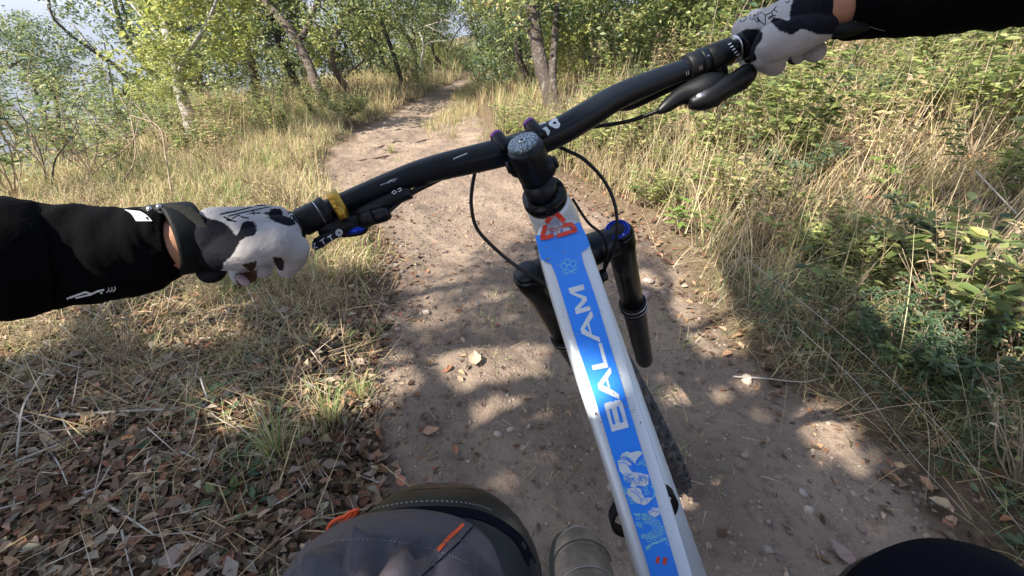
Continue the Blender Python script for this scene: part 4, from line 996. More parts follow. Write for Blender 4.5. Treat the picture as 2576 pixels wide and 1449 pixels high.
# steerer clamp bolts, stem shoulders
for s_, q in ((-1, (1283, 420)), (1, (1392, 410))):
    p = P(q[0], q[1], .465); m2 = MB().tube([p, p + aB * s_ * .004], [.0075, .0065], 14); m2.ball(p - aB * s_ * .008 + sdir * .002, .0105, sc=(1, 1, 1.3)); m2.obj('clamp_lug', M['satin'], bike)
cx_, cy_ = disc_frame(-sdir)
cp = MB().tube([capc + sdir * .005, capc + sdir * .0005, capc - sdir * .0015, capc - sdir * .002], [.0172, .0176, .0165, .015], 36)
tc_ = cp.obj('top_cap', M['dirtcap'], bike)
MB().tube([capc + sdir * .0065, capc + sdir * .0045], [.0181, .0181], 36).obj('cap_rim', M['steel'], tc_)
bo = MB().tube([capc - sdir * .001, capc - sdir * .0035], [.0048, .0042], 20); bo.obj('bolt', M['steel'], tc_)
MB().tube([capc - sdir * .0034, capc - sdir * .0038], [.0022, .0022], 6).obj('bolt_socket', M['plastic'], tc_)
mb = MB()
for k in range(15):
    a = 2 * math.pi * k / 15
    for rr, hh in ((.0125, .0016), (.0092, .0010)):
        c = capc - sdir * .0021 + (cx_ * math.cos(a + rr * 40) + cy_ * math.sin(a + rr * 40)) * rr; mb.box(c, cx_ * math.cos(a) + cy_ * math.sin(a), cx_ * -math.sin(a) + cy_ * math.cos(a), -sdir, hh, .0007, .0002)
mb.obj('cap_lettering', M['steel'], tc_, False)

# ---- handlebar
BAR = [(545, 652, .405, .0111), (650, 606, .418, .0111), (745, 566, .436, .0111), (800, 540, .446, .0112), (860, 512, .455, .0114), (960, 470, .466, .0128), (1050, 437, .474, .0148), (1130, 415, .480, .0162), (1225, 393, .487, .0172), (1318, 368, .493, .0175), (1400, 335, .496, .0175),
       (1475, 292, .497, .0172), (1550, 246, .497, .0158), (1640, 207, .497, .0140), (1730, 172, .497, .0122), (1800, 143, .497, .0113), (1880, 112, .497, .0111), (1990, 72, .497, .0111), (2110, 25, .495, .0111)]
bp = spline([np.append(P(*q[:3]), q[3] * .94) for q in BAR], 5)
bar_pts = [q[:3] for q in bp]; bar_r = [float(q[3]) for q in bp]
hbo = MB().tube(bar_pts, bar_r, 26); bar = hbo.obj('handlebar', M['satin'], bike)
BPA = np.array(bar_pts); BRA = np.array(bar_r)
def barpoint(u):
    us = np.array([to_px(p)[0] for p in bar_pts]); i = int(np.clip(np.searchsorted(us, u), 1, len(us) - 1)); t = (u - us[i - 1]) / (us[i] - us[i - 1])
    p = BPA[i - 1] * (1 - t) + BPA[i] * t; return p, nrm(BPA[i] - BPA[i - 1]), BRA[i - 1] * (1 - t) + BRA[i] * t
def onbar(u, v, lift=.0003):
    r = nrm(ray(u, v)); p = CAM.copy(); t = .3; best = (9, .3)
    for _ in range(60):
        p = CAM + r * t
        a = BPA[:-1]; b_ = BPA[1:]; ab = b_ - a; s_ = np.clip(((p - a) * ab).sum(1) / (ab * ab).sum(1), 0, 1); q = a + ab * s_[:, None]
        d = np.linalg.norm(p - q, axis=1) - (BRA[:-1] * (1 - s_) + BRA[1:] * s_) - lift
        m_ = d.min()
        if m_ < best[0]: best = (m_, t)
        t += m_
        if m_ < 1e-5: break
        if t > .9: t = best[1]; break
    return CAM + r * t
def ringon(u, w, dr, m_, name='clamp_ring', parent=None, n=28):
    p, t, r = barpoint(u)
    return MB().tube([p - t * w / 2, p - t * (w / 2 - .0006), p + t * (w / 2 - .0006), p + t * w / 2], [r + dr - .0006, r + dr, r + dr, r + dr - .0006], n).obj(name, m_, parent or bike)
# bar prints
fill('bar_print', [[ZH(*p) for p in [(1070, 140), (1105, 122), (1130, 130), (1162, 190), (1150, 225), (1125, 238), (1088, 228), (1040, 200), (1035, 178)]], [ZH(*p) for p in [(1085, 165), (1120, 160), (1118, 190), (1080, 185)]]], .0004, M['white'], bar, surf=onbar)
fill('bar_print', [[ZH(*p) for p in [(930, 195), (975, 168), (1000, 170), (1012, 220), (1050, 262), (1040, 305), (1012, 322), (978, 305), (985, 280), (1012, 285), (1005, 262), (968, 240)]]], .0004, M['white'], bar, surf=onbar)
mb = MB()
for k in range(7):
    x = 2 + k * 22; y = 572 - k * 9; ribbon(mb, [ZH(x, y), ZH(x + 9, y - 16), ZH(x + 15, y - 4)], 2.0, .0005, onbar)
mb.obj('bar_print', M['white'], bar, False)
mb = MB()
for q in ([(957, 466), (975, 459), (985, 452)], [(975, 462), (992, 450)], [(988, 458), (998, 449)]): ribbon(mb, q, 2.6, .0005, onbar)
mb.obj('scratch_mark', M['steel'], bar, False)
for i, (u, v) in enumerate(((1252, 347), (1335, 316))):
    p = P(u, v, .482); t = nrm(P(u + 30, v + 38, .475) - p)
    m2 = MB().tube([p - t * .004, p, p + t * .010, p + t * .022], [.0065, .0082, .0082, .0085], 16); m2.obj('face_clamp', M['satin'], bike)
    MB().tube([p - t * .006, p - t * .0015], [.0068, .0082], 16).obj('stem_bolt', M['purple'], bike)
# ---- grips and controls, left
def grip(u0, u1, name='grip'):
    pts = []; rr = []
    for k in range(25):
        u = u0 + (u1 - u0) * k / 24; p, t, r = barpoint(u); pts.append(p); rr.append(.0155 + .0007 * math.sin(k * 2.2))
    return MB().tube(pts, rr, 22).obj(name, M['rubber'], bike)
gl = grip(560, 735); ringon(742, .007, .0048, M['plastic'], 'lock_ring', bike); ringon(733, .003, .0052, M['steel'], 'lock_ring_trim', bike)
gr = grip(2105, 1882); ringon(1872, .013, .0048, M['plastic'], 'lock_ring', bike); ringon(1848, .002, .0052, M['steel'], 'lock_ring_trim', bike)
mb = MB()
for st in ([(726, 548), (730, 538), (737, 540)], [(728, 560), (738, 554), (742, 560)], [(733, 545), (736, 556)]): ribbon(mb, st, 2.4, .0055, onbar)
mb.obj('ring_print', M['white'], bike, False)
mb = MB()
for k in range(6): ribbon(mb, [(1832 + k * 5, 112 + k * 7), (1840 + k * 5, 108 + k * 7)], 3.2, .0052, onbar)
for q in ([(1856, 152), (1868, 148)], [(1866, 150), (1862, 162)]): ribbon(mb, q, 2.4, .0052, onbar)
mb.obj('ring_print', M['white'], bike, False)
ringon(790, .030, .0042, M['plastic'], 'shifter_clamp', bike); ringon(762, .010, .0030, M['satin'], 'grip_flange', bike); ringon(818, .006, .0052, M['plastic'], 'lever_clamp', bike); ringon(803, .0012, .0046, M['steel'], 'clamp_trim', bike)
ringon(850, .012, .0052, M['gold'], 'gold_clamp', bike)
p, t, r = barpoint(850); q = P(858, 535, .440); MB().box(q, t, nrm(CAM - q), nrm(np.cross(t, CAM - q)), .0045, .004, .007).obj('gold_clamp_tab', M['gold'], bike)
def blob(name, pts, m_, parent=bike, n=16, sq=1.0, **kw):
    Q = spline([np.append(P(*q[:3]), q[3]) for q in pts], 5); return MB().tube([q[:3] for q in Q], [max(float(q[3]), .0008) for q in Q], n, sq=sq).obj(name, m_, parent, **kw)
lv = blob('brake_lever_body', [(858, 548, .470, .004), (880, 545, .468, .0085), (930, 525, .466, .0095), (975, 506, .466, .0090), (1012, 490, .468, .0078), (1034, 484, .468, .0072)], M['satin'])
mb = MB(); q0 = P(1000, 482, .457); 
for s_ in ([(985, 484), (992, 479), (998, 482), (992, 488), (985, 484)], [(1000, 476), (1008, 473), (1010, 478), (1003, 482)]):
    ribbon(mb, s_, 1.8, 0, lambda u, v, l: P(u, v, .4555))
mb.obj('lever_print', M['steel'], lv, False)
blob('lever_neck', [(820, 552, .452, .010), (835, 562, .462, .011), (850, 575, .47, .009)], M['plastic'])
sh = blob('shifter_body', [(800, 575, .452, .010), (850, 568, .458, .0125), (900, 560, .462, .011), (930, 552, .462, .0075)], M['plastic'])
blob('barrel_adjuster', [(925, 551, .460, .0075), (940, 546, .460, .0085), (968, 538, .460, .0082), (980, 533, .460, .006)], M['satin'])
MB().tube([P(905, 556, .452), P(938, 546, .452)], [.0075, .0085], 10).obj('shifter_window', M['plastic'], sh)
# lettered thumb paddle
pad = [(784, 612), (790, 600), (808, 590), (840, 577), (855, 576), (862, 584), (856, 596), (835, 606), (812, 622), (795, 630), (785, 624)]
def slab(name, poly, d0_, d1_, th, m_, parent=bike):
    """a plate with thickness: outline in photo units, depth sloping from first to last"""
    c = np.mean([P(u, v, (d0_ + d1_) / 2) for u, v in poly], 0); us = [q[0] for q in poly]; u0, u1 = min(us), max(us)
    f_ = [P(u, v, d0_ + (d1_ - d0_) * (u - u0) / (u1 - u0)) for u, v in poly]; nrm_ = nrm(c - CAM)
    bk = [q + nrm_ * th for q in f_]; n = len(f_)
    cen0 = c * 0 + np.mean(f_, 0); inner = [cen0 + (q - cen0) * .93 - nrm_ * th * .25 for q in f_]
    V = f_ + bk + inner; F_ = [tuple(range(2 * n, 3 * n)), tuple(range(n, 2 * n))[::-1]]
    F_ += [(i, (i + 1) % n, n + (i + 1) % n, n + i) for i in range(n)] + [(2 * n + i, 2 * n + (i + 1) % n, (i + 1) % n, i) for i in range(n)]
    return obj(name, V, F_, m_, parent, smooth=False)
pp = slab('thumb_paddle', pad, .442, .448, .006, M['satin'])
mb = MB(); ZP = Zr(1100, 550, 3.22); pl = lambda u, v, l: P(u, v, .4395 + .006 * (u - 784) / 78)
for st in ([(222, 1175), (262, 1160), (248, 1230), (290, 1212)], [(318, 1142), (372, 1105)], [(345, 1125), (378, 1178)], [(412, 1098), (462, 1062)], [(438, 1080), (472, 1132)], ): ribbon(mb, [ZP(*p_) for p_ in st], 2.6, 0, pl)
for rr in (38, 20): ribbon(mb, [ZP(*p_) for p_ in arc(552, 1038, rr, 0, 345, 16)], 2.2, 0, pl, closed=True)
mb.obj('paddle_lettering', M['white'], pp, False)
blob('release_lever', [(860, 592, .462, .003), (885, 582, .462, .0062), (912, 576, .462, .006), (922, 568, .462, .003)], M['plastic'])
blob('blue_lever_insert', [(872, 588, .456, .001), (890, 581, .455, .0036), (908, 575, .456, .0034), (916, 570, .457, .001)], M['blueano'])
MB().tube([P(858, 578, .45), P(930, 548, .455)], .0006, 6).obj('inner_wire', M['steel'], sh)
p = P(738, 570, .418)
# cables
def cable(pts, r=.0022, name='brake_hose', n=8):
    Q = spline([P(*q) for q in pts], 8); return MB().tube(Q, r, 10).obj(name, M['cable'], bike)
cable([(1030, 484, .468), (1055, 472, .47), (1100, 448, .49), (1150, 420, .52), (1200, 420, .53)])
cable([(975, 536, .460), (1010, 505, .468), (1050, 480, .478), (1110, 450, .50), (1160, 420, .52)], name='shift_cable')
cable([(1200, 410, .52), (1188, 470, .525), (1186, 520, .53), (1200, 575, .54), (1245, 625, .54), (1300, 670, .53), (1375, 718, .51), (1420, 752, .50)], .0024)
cable([(1385, 360, .53), (1425, 378, .53), (1470, 402, .535), (1520, 455, .55), (1548, 520, .56), (1551, 590, .57), (1538, 640, .59), (1520, 680, .62), (1515, 720, .66)], .0024)
cable([(1440, 500, .56), (1480, 560, .575), (1515, 590, .585), (1526, 625, .595), (1520, 670, .62), (1512, 715, .66)], .0020, 'shift_cable')
MB().box(P(1517, 693, .615), aB, tdir, nT, .006, .008, .005).obj('hose_clip', M['plastic'], bike)
# ---- right controls
ringon(1742, .016, .0042, M['plastic'], 'lever_clamp', bike); ringon(1765, .008, .0050, M['satin'], 'lever_clamp', bike); ringon(1805, .030, .0045, M['plastic'], 'shifter_clamp', bike)
mb = MB()
for u in (1726, 1731, 1760, 1765): ribbon(mb, [(u, 180 - (u - 1726) * .4), (u + 2, 190 - (u - 1726) * .4)], 1.6, .0062, onbar)
ribbon(mb, [(1780, 140), (1784, 139)], 3.5, .006, onbar)
mb.obj('clamp_bolt', M['steel'], bike, False)
lv = blob('brake_lever_body', [(1545, 275, .52, .002), (1580, 262, .52, .0080), (1620, 243, .52, .0092), (1665, 222, .52, .0090), (1710, 205, .52, .008), (1740, 195, .515, .006)], M['satin'])
mb = MB(); ribbon(mb, arc(1583, 256, 5.5, 0, 345, 10), 2, 0, lambda u, v, l: P(u, v, .507), closed=True); ribbon(mb, [(1592, 262), (1610, 254)], 5, 0, lambda u, v, l: P(u, v, .507)); mb.obj('lever_print', M['steel'], lv, False)
blob('lever_neck', [(1800, 160, .50, .010), (1805, 190, .51, .012), (1795, 215, .515, .012)], M['plastic'])
blob('shifter_body', [(1655, 282, .50, .003), (1675, 268, .50, .0075), (1715, 240, .50, .011), (1765, 228, .50, .018), (1800, 212, .50, .015), (1818, 196, .50, .008)], M['plastic'])
blob('shift_lever', [(1735, 262, .495, .006), (1770, 250, .495, .013), (1812, 226, .493, .0125), (1850, 203, .492, .0110), (1882, 185, .492, .0115), (1894, 179, .492, .007)], M['plastic'])
slab('shifter_housing', [(1650, 287), (1664, 264), (1700, 240), (1740, 224), (1768, 205), (1790, 196), (1812, 200), (1806, 218), (1826, 208), (1858, 183), (1884, 172), (1902, 180), (1899, 200), (1878, 224), (1842, 241), (1818, 256), (1806, 269), (1778, 273), (1755, 268), (1716, 262), (1690, 276)], .505, .494, .014, M['plastic'])
MB().tube([P(1762, 248, .486), P(1762, 248, .489)], [.006, .0065], 16).obj('pivot_bolt', M['steel'], bike)
cable([(1668, 272, .50), (1640, 285, .505), (1580, 305, .515), (1500, 318, .53), (1440, 325, .55)], .0024, 'shift_cable')

# ---- fork
legs = []
fk = []
for s_, capq in ((-1, K(.022, .022, .605)), (1, K(.157, .083, .620))):
    legs.append(capq)
fcol = MB()
mid = (legs[0] + legs[1]) / 2
a_, b2 = legs[0] + steer * .018, legs[1] + steer * .018
Q = spline([a_, a_ * .72 + b2 * .28 + steer * -.004, mid + steer * .012, a_ * .28 + b2 * .72 + steer * -.004, b2], 5)
fcol.tube(Q, [.022 + .004 * math.sin(math.pi * i / (len(Q) - 1)) for i in range(len(Q))], 18)
fcol.tube([mid - steer * .02, mid + steer * .02], [.026, .030], 20)
fcol.obj('fork_crown', M['satin'], bike)
for i, c in enumerate(legs):
    MB().tube([c, c + steer * .004, c + steer * .03, c + steer * .05, c + steer * .23], [.0215, .0232, .0238, .0212, .0208], 28).obj('stanchion', M['gloss'], bike)
    MB().tube([c + steer * -.001, c - steer * .004, c - steer * .007], [.0195, .0188, .016], 26).obj('fork_top_cap', M['satin'] if i == 0 else M['plastic'], bike)
    if i == 1:
        for rr, w in ((.0165, .0012), (.0125, .0008)):
            ccx, ccy = disc_frame(steer); pts = [c - steer * .0072 + (ccx * math.cos(k * math.pi / 14) + ccy * math.sin(k * math.pi / 14)) * rr for k in range(29)]
            MB().tube(pts, w, 8, cap=False).obj('blue_cap_ring', M['blueano'], bike)
        blob('cap_mark', [(1567, 591, .60, .0006), (1570, 589, .60, .0006)], M['white'])
    sl = MB().tube([c + steer * s for s in (.222, .226, .232, .2325, .238, .2385, .246, .25)], [.0245, .0262, .0262, .0245, .0245, .0262, .0258, .0235], 28); sl.obj('wiper_seal', M['rubber'], bike)
    for s in (.225, .2405): MB().tube([c + steer * s, c + steer * (s + .0012)], [.0265, .0265], 28).obj('seal_ring', M['steel'], bike)
    MB().tube([c + steer * s for s in (.248, .26, .50, .535, .55, .556)], [.0232, .0225, .0205, .021, .018, .010], 28).obj('fork_lower', M['satin'], bike)
# ---- wheels
def wheel(c, axle, Rw, name):
    w = MB(); axle = nrm(axle); x = nrm(np.cross(axle, [0, 0, 1])); y = np.cross(axle, x)
    n = 72; m_ = 14; V = []; Fc = []; rt = .029
    for i in range(n):
        a = 2 * math.pi * i / n; rd = x * math.cos(a) + y * math.sin(a)
        for k in range(m_):
            th = 2 * math.pi * k / m_; V.append(c + rd * (Rw - rt + rt * math.cos(th)) + axle * rt * math.sin(th))
    for i in range(n):
        for k in range(m_):
            i2, k2 = (i + 1) % n, (k + 1) % m_; Fc.append((i * m_ + k, i2 * m_ + k, i2 * m_ + k2, i * m_ + k2))
    grp = obj(name, V, Fc, M['tyre'], bike)
    kn = MB()
    for i in range(66):
        a = 2 * math.pi * i / 66
        for j, (off, sx) in enumerate(((-.021, .0045), (-.008, .004), (.008, .004), (.021, .0045))):
            a2 = a + (math.pi / 66 if j in (1, 2) else 0); rd = x * math.cos(a2) + y * math.sin(a2); tg = np.cross(axle, rd)
            th = math.asin(off / rt * .95); nn = rd * math.cos(th) + axle * math.sin(th)
            kn.box(c + rd * (Rw - rt) + nn * (rt + .0015), tg, np.cross(nn, tg), nn, .0062, sx, .0034, taper=.8)
    kn.obj('tread_knob', M['tyre'], grp, False, kind='stuff')
    rim = MB(); V = []; Fc = []
    prof = [(-.014, .0), (-.015, -.010), (-.006, -.024), (.006, -.024), (.015, -.010), (.014, 0)]
    for i in range(n):
        a = 2 * math.pi * i / n; rd = x * math.cos(a) + y * math.sin(a)
        for o_, h in prof: V.append(c + rd * (Rw - .052 + h) + axle * o_)
    for i in range(n):
        for k in range(6):
            i2, k2 = (i + 1) % n, (k + 1) % 6; Fc.append((i * 6 + k, i * 6 + k2, i2 * 6 + k2, i2 * 6 + k))
    obj('rim', V, Fc, M['satin'], bike)
    MB().tube([c - axle * .055, c - axle * .035, c - axle * .03, c + axle * .03, c + axle * .035, c + axle * .055], [.008, .012, .026, .026, .012, .008], 18).obj('wheel_hub', M['satin'], bike)
    for i in range(28):
        a = 2 * math.pi * i / 28; s2 = 1 if i % 2 else -1; rd = x * math.cos(a) + y * math.sin(a); rd2 = x * math.cos(a + .5 * (1 if i % 4 < 2 else -1)) + y * math.sin(a + .5 * (1 if i % 4 < 2 else -1))
        MB().tube([c + axle * .03 * s2 + rd2 * .024, c + rd * (Rw - .075)], .001, 5).obj('spoke', M['steel'], bike)
wheel(hub, axF, .352, 'front_tyre')
bb = np.array([.28, .10, .33]); rear = bb + backB * .44 + upB * .02
wheel(rear, aB, .352, 'rear_tyre')
def ptube(name, a, b_, r0, r1, m_='alu'): return MB().tube([a, (a + b_) / 2, b_], [r0, (r0 + r1) / 2, r1], 20).obj(name, M[m_], bike)
ptube('down_tube', ring + tdn * .09, bb, .030, .028)
seatj = (onplane(*LEFT[-1]) + onplane(*RIGHT[-1])) / 2 - nT * .02
ptube('seat_tube', seatj, bb, .019, .020)
for s_ in (-1, 1):
    ptube('chainstay', bb + aB * .03 * s_, rear + aB * .062 * s_, .012, .010); ptube('seatstay', seatj + aB * .02 * s_, rear + aB * .062 * s_, .010, .008)
MB().tube([bb - aB * .06, bb + aB * .06], [.02, .02], 18).obj('bottom_bracket', M['satin'], bike)
MB().tube([bb + aB * .050, bb + aB * .054], [.068, .068], 40).obj('chainring', M['satin'], bike)
for s_ in (-1, 1):
    e = bb - backB * .172 * (-s_) + aB * .075 * s_
    ptube('crank_arm', bb + aB * .065 * s_, e, .013, .010, 'satin'); MB().box(e + aB * .05 * s_, aB, backB, upB, .05, .05, .008).obj('pedal', M['satin'], bike)
sad0 = P(1648, 1492, .345)
sd_ = nrm(backB + np.array([0, 0, .02]))
Q = [(0, .014, .010), (.02, .021, .014), (.08, .026, .016), (.15, .048, .020), (.21, .070, .022), (.25, .066, .020), (.265, .04, .010)]
V = []; n = 20
for s, w, h in Q:
    c = sad0 + sd_ * s
    for k in range(n):
        a = 2 * math.pi * k / n; V.append(c + aB * w * math.cos(a) + upB * h * math.sin(a))
Fc = [(i * n + k, i * n + (k + 1) % n, (i + 1) * n + (k + 1) % n, (i + 1) * n + k) for i in range(len(Q) - 1) for k in range(n)] + [tuple(range(n))[::-1], tuple(range((len(Q) - 1) * n, len(Q) * n))]
obj('saddle', V, Fc, M['saddle'], bike)
ptube('seatpost', sad0 + sd_ * .15 - upB * .015, seatj, .015, .015, 'satin')
# rubber strap looped round the top tube
cc = (onplane(1592, 1305) + onplane(1668, 1283)) / 2 - nT * .034
ax1 = aB; ax2 = nrm(np.cross(tdir, aB)); tl = nrm(tdir + nT * .9)
e2 = nrm(np.cross(tl, aB)); pts = [cc + aB * .0325 * math.cos(a) + e2 * .026 * math.sin(a) for a in np.linspace(0, 2 * math.pi, 40)]
V = []; Fc = []
for i, p in enumerate(pts[:-1]):
    rd = nrm(p - cc); 
    for r2, w2 in ((-.0015, -.0055), (.0015, -.0055), (.0015, .0055), (-.0015, .0055)): V.append(p + rd * r2 + tl * w2)
n = len(pts) - 1
for i in range(n):
    for k in range(4): Fc.append((i * 4 + k, i * 4 + (k + 1) % 4, ((i + 1) % n) * 4 + (k + 1) % 4, ((i + 1) % n) * 4 + k))
obj('rubber_strap', V, Fc, M['rubber'], bike, smooth=False)

# ==================================================================== the rider
from mathutils.bvhtree import BVHTree
person = empty('person', (.10, -.30, .28), 'rider in black long sleeves, pale gloves, mauve-grey shorts and knee pads holding the handlebar', 'person')
PL = np.array(person.location)
def onmesh(o):
    off = np.array(ROOTLOC.get(o.name, (0, 0, 0)))
    Vv = [Vector(v.co) for v in o.data.vertices]; bt = BVHTree.FromPolygons(Vv, [tuple(p.vertices) for p in o.data.polygons])
    def f(u, v, lift):
        r = nrm(ray(u, v)); h = bt.ray_cast(Vector(CAM - off), Vector(r))
        if h[0] is None:
            h = bt.find_nearest(Vector(CAM - off + r * .45))
        p = np.array(h[0]) + off
        return p - r * max(lift, .0004)
    return f
def paint(o, base, regions, soft=0):
    """colour of the printed or sewn panels, plus shaded gaps painted dark; regions: (polygon in photo units, colour, max depth)"""
    off = np.array(ROOTLOC.get(o.name, (0, 0, 0))); Vv = me_verts(o) + off - CAM
    d = Vv @ FW; u = 1288 + F * Vv[:, 0] / d; v = 724.5 - F * (Vv @ UP) / d
    C = np.repeat(np.array([base], float), len(Vv), 0)
    for poly, c, dm in regions:
        n = len(poly); ins = np.zeros(len(u), bool); j = n - 1
        for i in range(n):
            xi, yi = poly[i]; xj, yj = poly[j]
            ins ^= ((yi > v) != (yj > v)) & (u < (xj - xi) * (v - yi) / (yj - yi + 1e-9) + xi); j = i
        C[ins & (d < dm)] = c
    set_col(o, C)
WH = (.42, .40, .40); BK = (.004, .0045, .009); TN = (.30, .20, .14)
# key joints
wrL = P(498, 606, .392); elL = K(-.51, .015, .285); shL = np.array([-.25, .03, 1.18])
wrR = P(2075, 22, .468); elR = K(.545, .297, .343); shR = np.array([.26, .08, 1.24])
hipL = np.array([.0, -.30, .86]); hipR = np.array([.20, -.30, .86])
knL = np.array([-.068, .175, .66]); knR = np.array([.39, .14, .60])
ankL = np.array([.09, .20, .345]); ankR = bb + backB * .10 + aB * .13 + np.array([0, -.05, .09])
def L_(a, b_, t): return a + (b_ - a) * t
body = capsules('body', [
    (np.array([.1, -.34, .88]), np.array([.05, -.26, 1.02]), .115, .105), (np.array([.05, -.26, 1.02]), np.array([.0, -.20, 1.18]), .105, .11),
    (np.array([.0, -.18, 1.2]), shL, .09, .062), (np.array([.0, -.18, 1.2]), shR, .09, .062),
    (np.array([.0, -.17, 1.25]), np.array([.0, -.12, 1.38]), .055, .052), (np.array([.0, -.12, 1.45]), np.array([.0, -.07, 1.50]), .082, .088), (np.array([.0, -.06, 1.41]), np.array([0., -.035, 1.42]), .045, .03), (np.array([.0, .005, 1.475]), np.array([0., .022, 1.455]), .012, .013),
    (shL, elL, .048, .034), (elL, P(230, 640, .368), .034, .029), (P(230, 640, .368), wrL, .029, .0255), (shR, elR, .048, .034), (elR, P(2330, -30, .44), .034, .030), (P(2330, -30, .44), wrR, .030, .0255),
    (wrL, P(600, 585, .405), .0245, .022), (wrR, P(1990, 55, .475), .0245, .022),
    (hipL, knL, .085, .055), (hipR, knR, .085, .055), (knL, L_(knL, ankL, .35), .052, .052), (L_(knL, ankL, .35), ankL, .052, .034), (knR, L_(knR, ankR, .35), .052, .052), (L_(knR, ankR, .35), ankR, .052, .034),
    (ankL, ankL + np.array([.01, .13, -.06]), .034, .03), (ankR, ankR + np.array([-.02, .13, -.06]), .034, .03)], .006, M['skin'], person)
body.name = 'body'
# ---- jersey: torso, and a sleeve down each arm
capsules('jersey', [(np.array([.1, -.33, .93]), np.array([.05, -.26, 1.02]), .122, .115), (np.array([.05, -.26, 1.02]), np.array([.0, -.20, 1.18]), .115, .118),
    (np.array([.0, -.18, 1.2]), shL, .098, .072), (np.array([.0, -.18, 1.2]), shR, .098, .072), (shL, L_(shL, elL, .9), .064, .050), (shR, L_(shR, elR, .9), .064, .050)], .008, M['jersey'], person)
def sleeve(name, pts, mt, wr=.0016, n=44, sub=7, parent=person, capend=True, seed=0, close=.0):
    Q = spline([np.append(P(*q[:3]), q[3]) for q in pts], sub); m = len(Q); V = []; Fc = []
    x = None; tp = None
    for i in range(m):
        p = Q[i][:3]; t = nrm(Q[min(i + 1, m - 1)][:3] - Q[max(i - 1, 0)][:3])
        if x is None: x = nrm(np.cross(t, FW))
        x = nrm(x - t * (x @ t)); y = np.cross(t, x)
        for k in range(n):
            a = 2 * math.pi * k / n
            w = wr * (2.2 * float(fbm(i * .22 + seed, math.cos(a) * 1.5, seed)) + 2.0 * float(fbm(i * .5 + math.sin(a) * 1.2, math.cos(a) * 2.2, seed + 3)))
            V.append(p + (x * math.cos(a) + y * math.sin(a)) * (Q[i][3] + w))
    for i in range(m - 1):
        for k in range(n): Fc.append((i * n + k, i * n + (k + 1) % n, (i + 1) * n + (k + 1) % n, (i + 1) * n + k))
    # turned-in hem at the far end
    p = Q[-1][:3]; b0 = len(V)
    for k in range(n): V.append(p + (np.array(V[(m - 1) * n + k]) - p) * .88)
    for k in range(n): V.append(Q[-3][:3] + (np.array(V[(m - 3) * n + k]) - Q[-3][:3]) * .82)
    for k in range(n):
        k2 = (k + 1) % n; Fc.append(((m - 1) * n + k, (m - 1) * n + k2, b0 + k2, b0 + k)); Fc.append((b0 + k, b0 + k2, b0 + n + k2, b0 + n + k))
    return obj(name, V, Fc, mt, parent)
slL = sleeve('sleeve', [(-591, 669, .285, .052), (-220, 662, .316, .051), (0, 650, .335, .0485), (120, 644, .355, .0455), (230, 641, .368, .0425), (330, 632, .378, .0402), (400, 612, .385, .0345), (455, 604, .389, .0300)], M['jersey'], seed=2)
slR = sleeve('sleeve', [(2956, -185, .343, .056), (2750, -140, .366, .056), (2600, -105, .388, .0545), (2440, -58, .42, .0500), (2330, -30, .44, .0455), (2230, -8, .455, .0400), (2165, 8, .462, .0355), (2112, 22, .466, .0315)], M['jersey'], seed=9)
# sleeve prints
fl = onmesh(slL)
def lay(name, poly, o_on, m_, parent, lift=.0006, nseg=8, **kw):
    """a patch that follows the cloth: quad strip between two edges"""
    a, b_ = poly; V = []
    for i in range(nseg + 1):
        t = i / nseg
        pa = np.array(spline([np.array(q, float) for q in a], 8)); pb = np.array(spline([np.array(q, float) for q in b_], 8))
        qa = pa[int(t * (len(pa) - 1))]; qb = pb[int(t * (len(pb) - 1))]
        for j in range(4): q = qa + (qb - qa) * j / 3; V.append(o_on(q[0], q[1], lift))
    Fc = [(i * 4 + j, i * 4 + j + 1, i * 4 + j + 5, i * 4 + j + 4) for i in range(nseg) for j in range(3)]
    return obj(name, V, Fc, m_, parent, **kw)
lay('cuff_patch', ([(313, 527), (330, 538), (342, 556)], [(352, 531), (368, 541), (383, 556)]), fl, M['white'], slL)
mb = MB()
ribbon(mb, [(168, 752), (195, 742), (215, 735), (230, 740), (245, 733), (262, 729)], 5, .0006, fl)
ribbon(mb, [(190, 750), (220, 743), (258, 737)], 4, .0006, fl)
for k in range(3): ribbon(mb, [(268 + 8 * k, 736 - k), (274 + 8 * k, 730 - k), (273 + 8 * k, 723 - k)], 2.5, .0006, fl)
mb.obj('sleeve_lettering', M['white'], slL, False)
fr = onmesh(slR); mb = MB(); ribbon(mb, spline([np.array(q, float) for q in [(2105, 18), (2140, 48), (2190, 68), (2225, 78)]], 5), 1.3, .0006, fr); mb.obj('seam', M['stitch'], slR, False)
# ---- wristwatch: strap round the left wrist over the cuff
def band(name, uvd, tdir_uvd, r0, w, th, mt, parent=person, a0=0, a1=2 * math.pi, n=44, sq=1.0):
    c = P(*uvd); t = nrm(P(*tdir_uvd) - c); x = nrm(np.cross(t, FW)); y = np.cross(t, x); V = []; Fc = []
    for i in range(n + 1):
        a = a0 + (a1 - a0) * i / n
        for rr, ww in ((r0, -w), (r0 + th * .8, -w), (r0 + th, -w * .8), (r0 + th, w * .8), (r0 + th * .8, w), (r0, w)): V.append(c + (x * math.cos(a) + y * math.sin(a) * sq) * rr + t * ww)
    for i in range(n):
        for k in range(6): k2 = (k + 1) % 6; Fc.append((i * 6 + k, i * 6 + k2, (i + 1) * 6 + k2, (i + 1) * 6 + k))
    return obj(name, V, Fc, mt, parent)
watch = band('wristwatch', (462, 600, .390), (505, 594, .40), .0292, .0125, .0040, M['strap'])
wcase = slab('watch_strap_flap', [(348, 524), (375, 516), (410, 511), (450, 512), (484, 520), (508, 541), (524, 572), (508, 580), (484, 556), (450, 540), (405, 536), (370, 536)], .366, .372, .007, M['strap'], person)
for u, v in ((401, 521), (377, 526)):
    MB().ball(P(u, v, .366), .0026).obj('case_stud', M['steel'], wcase)
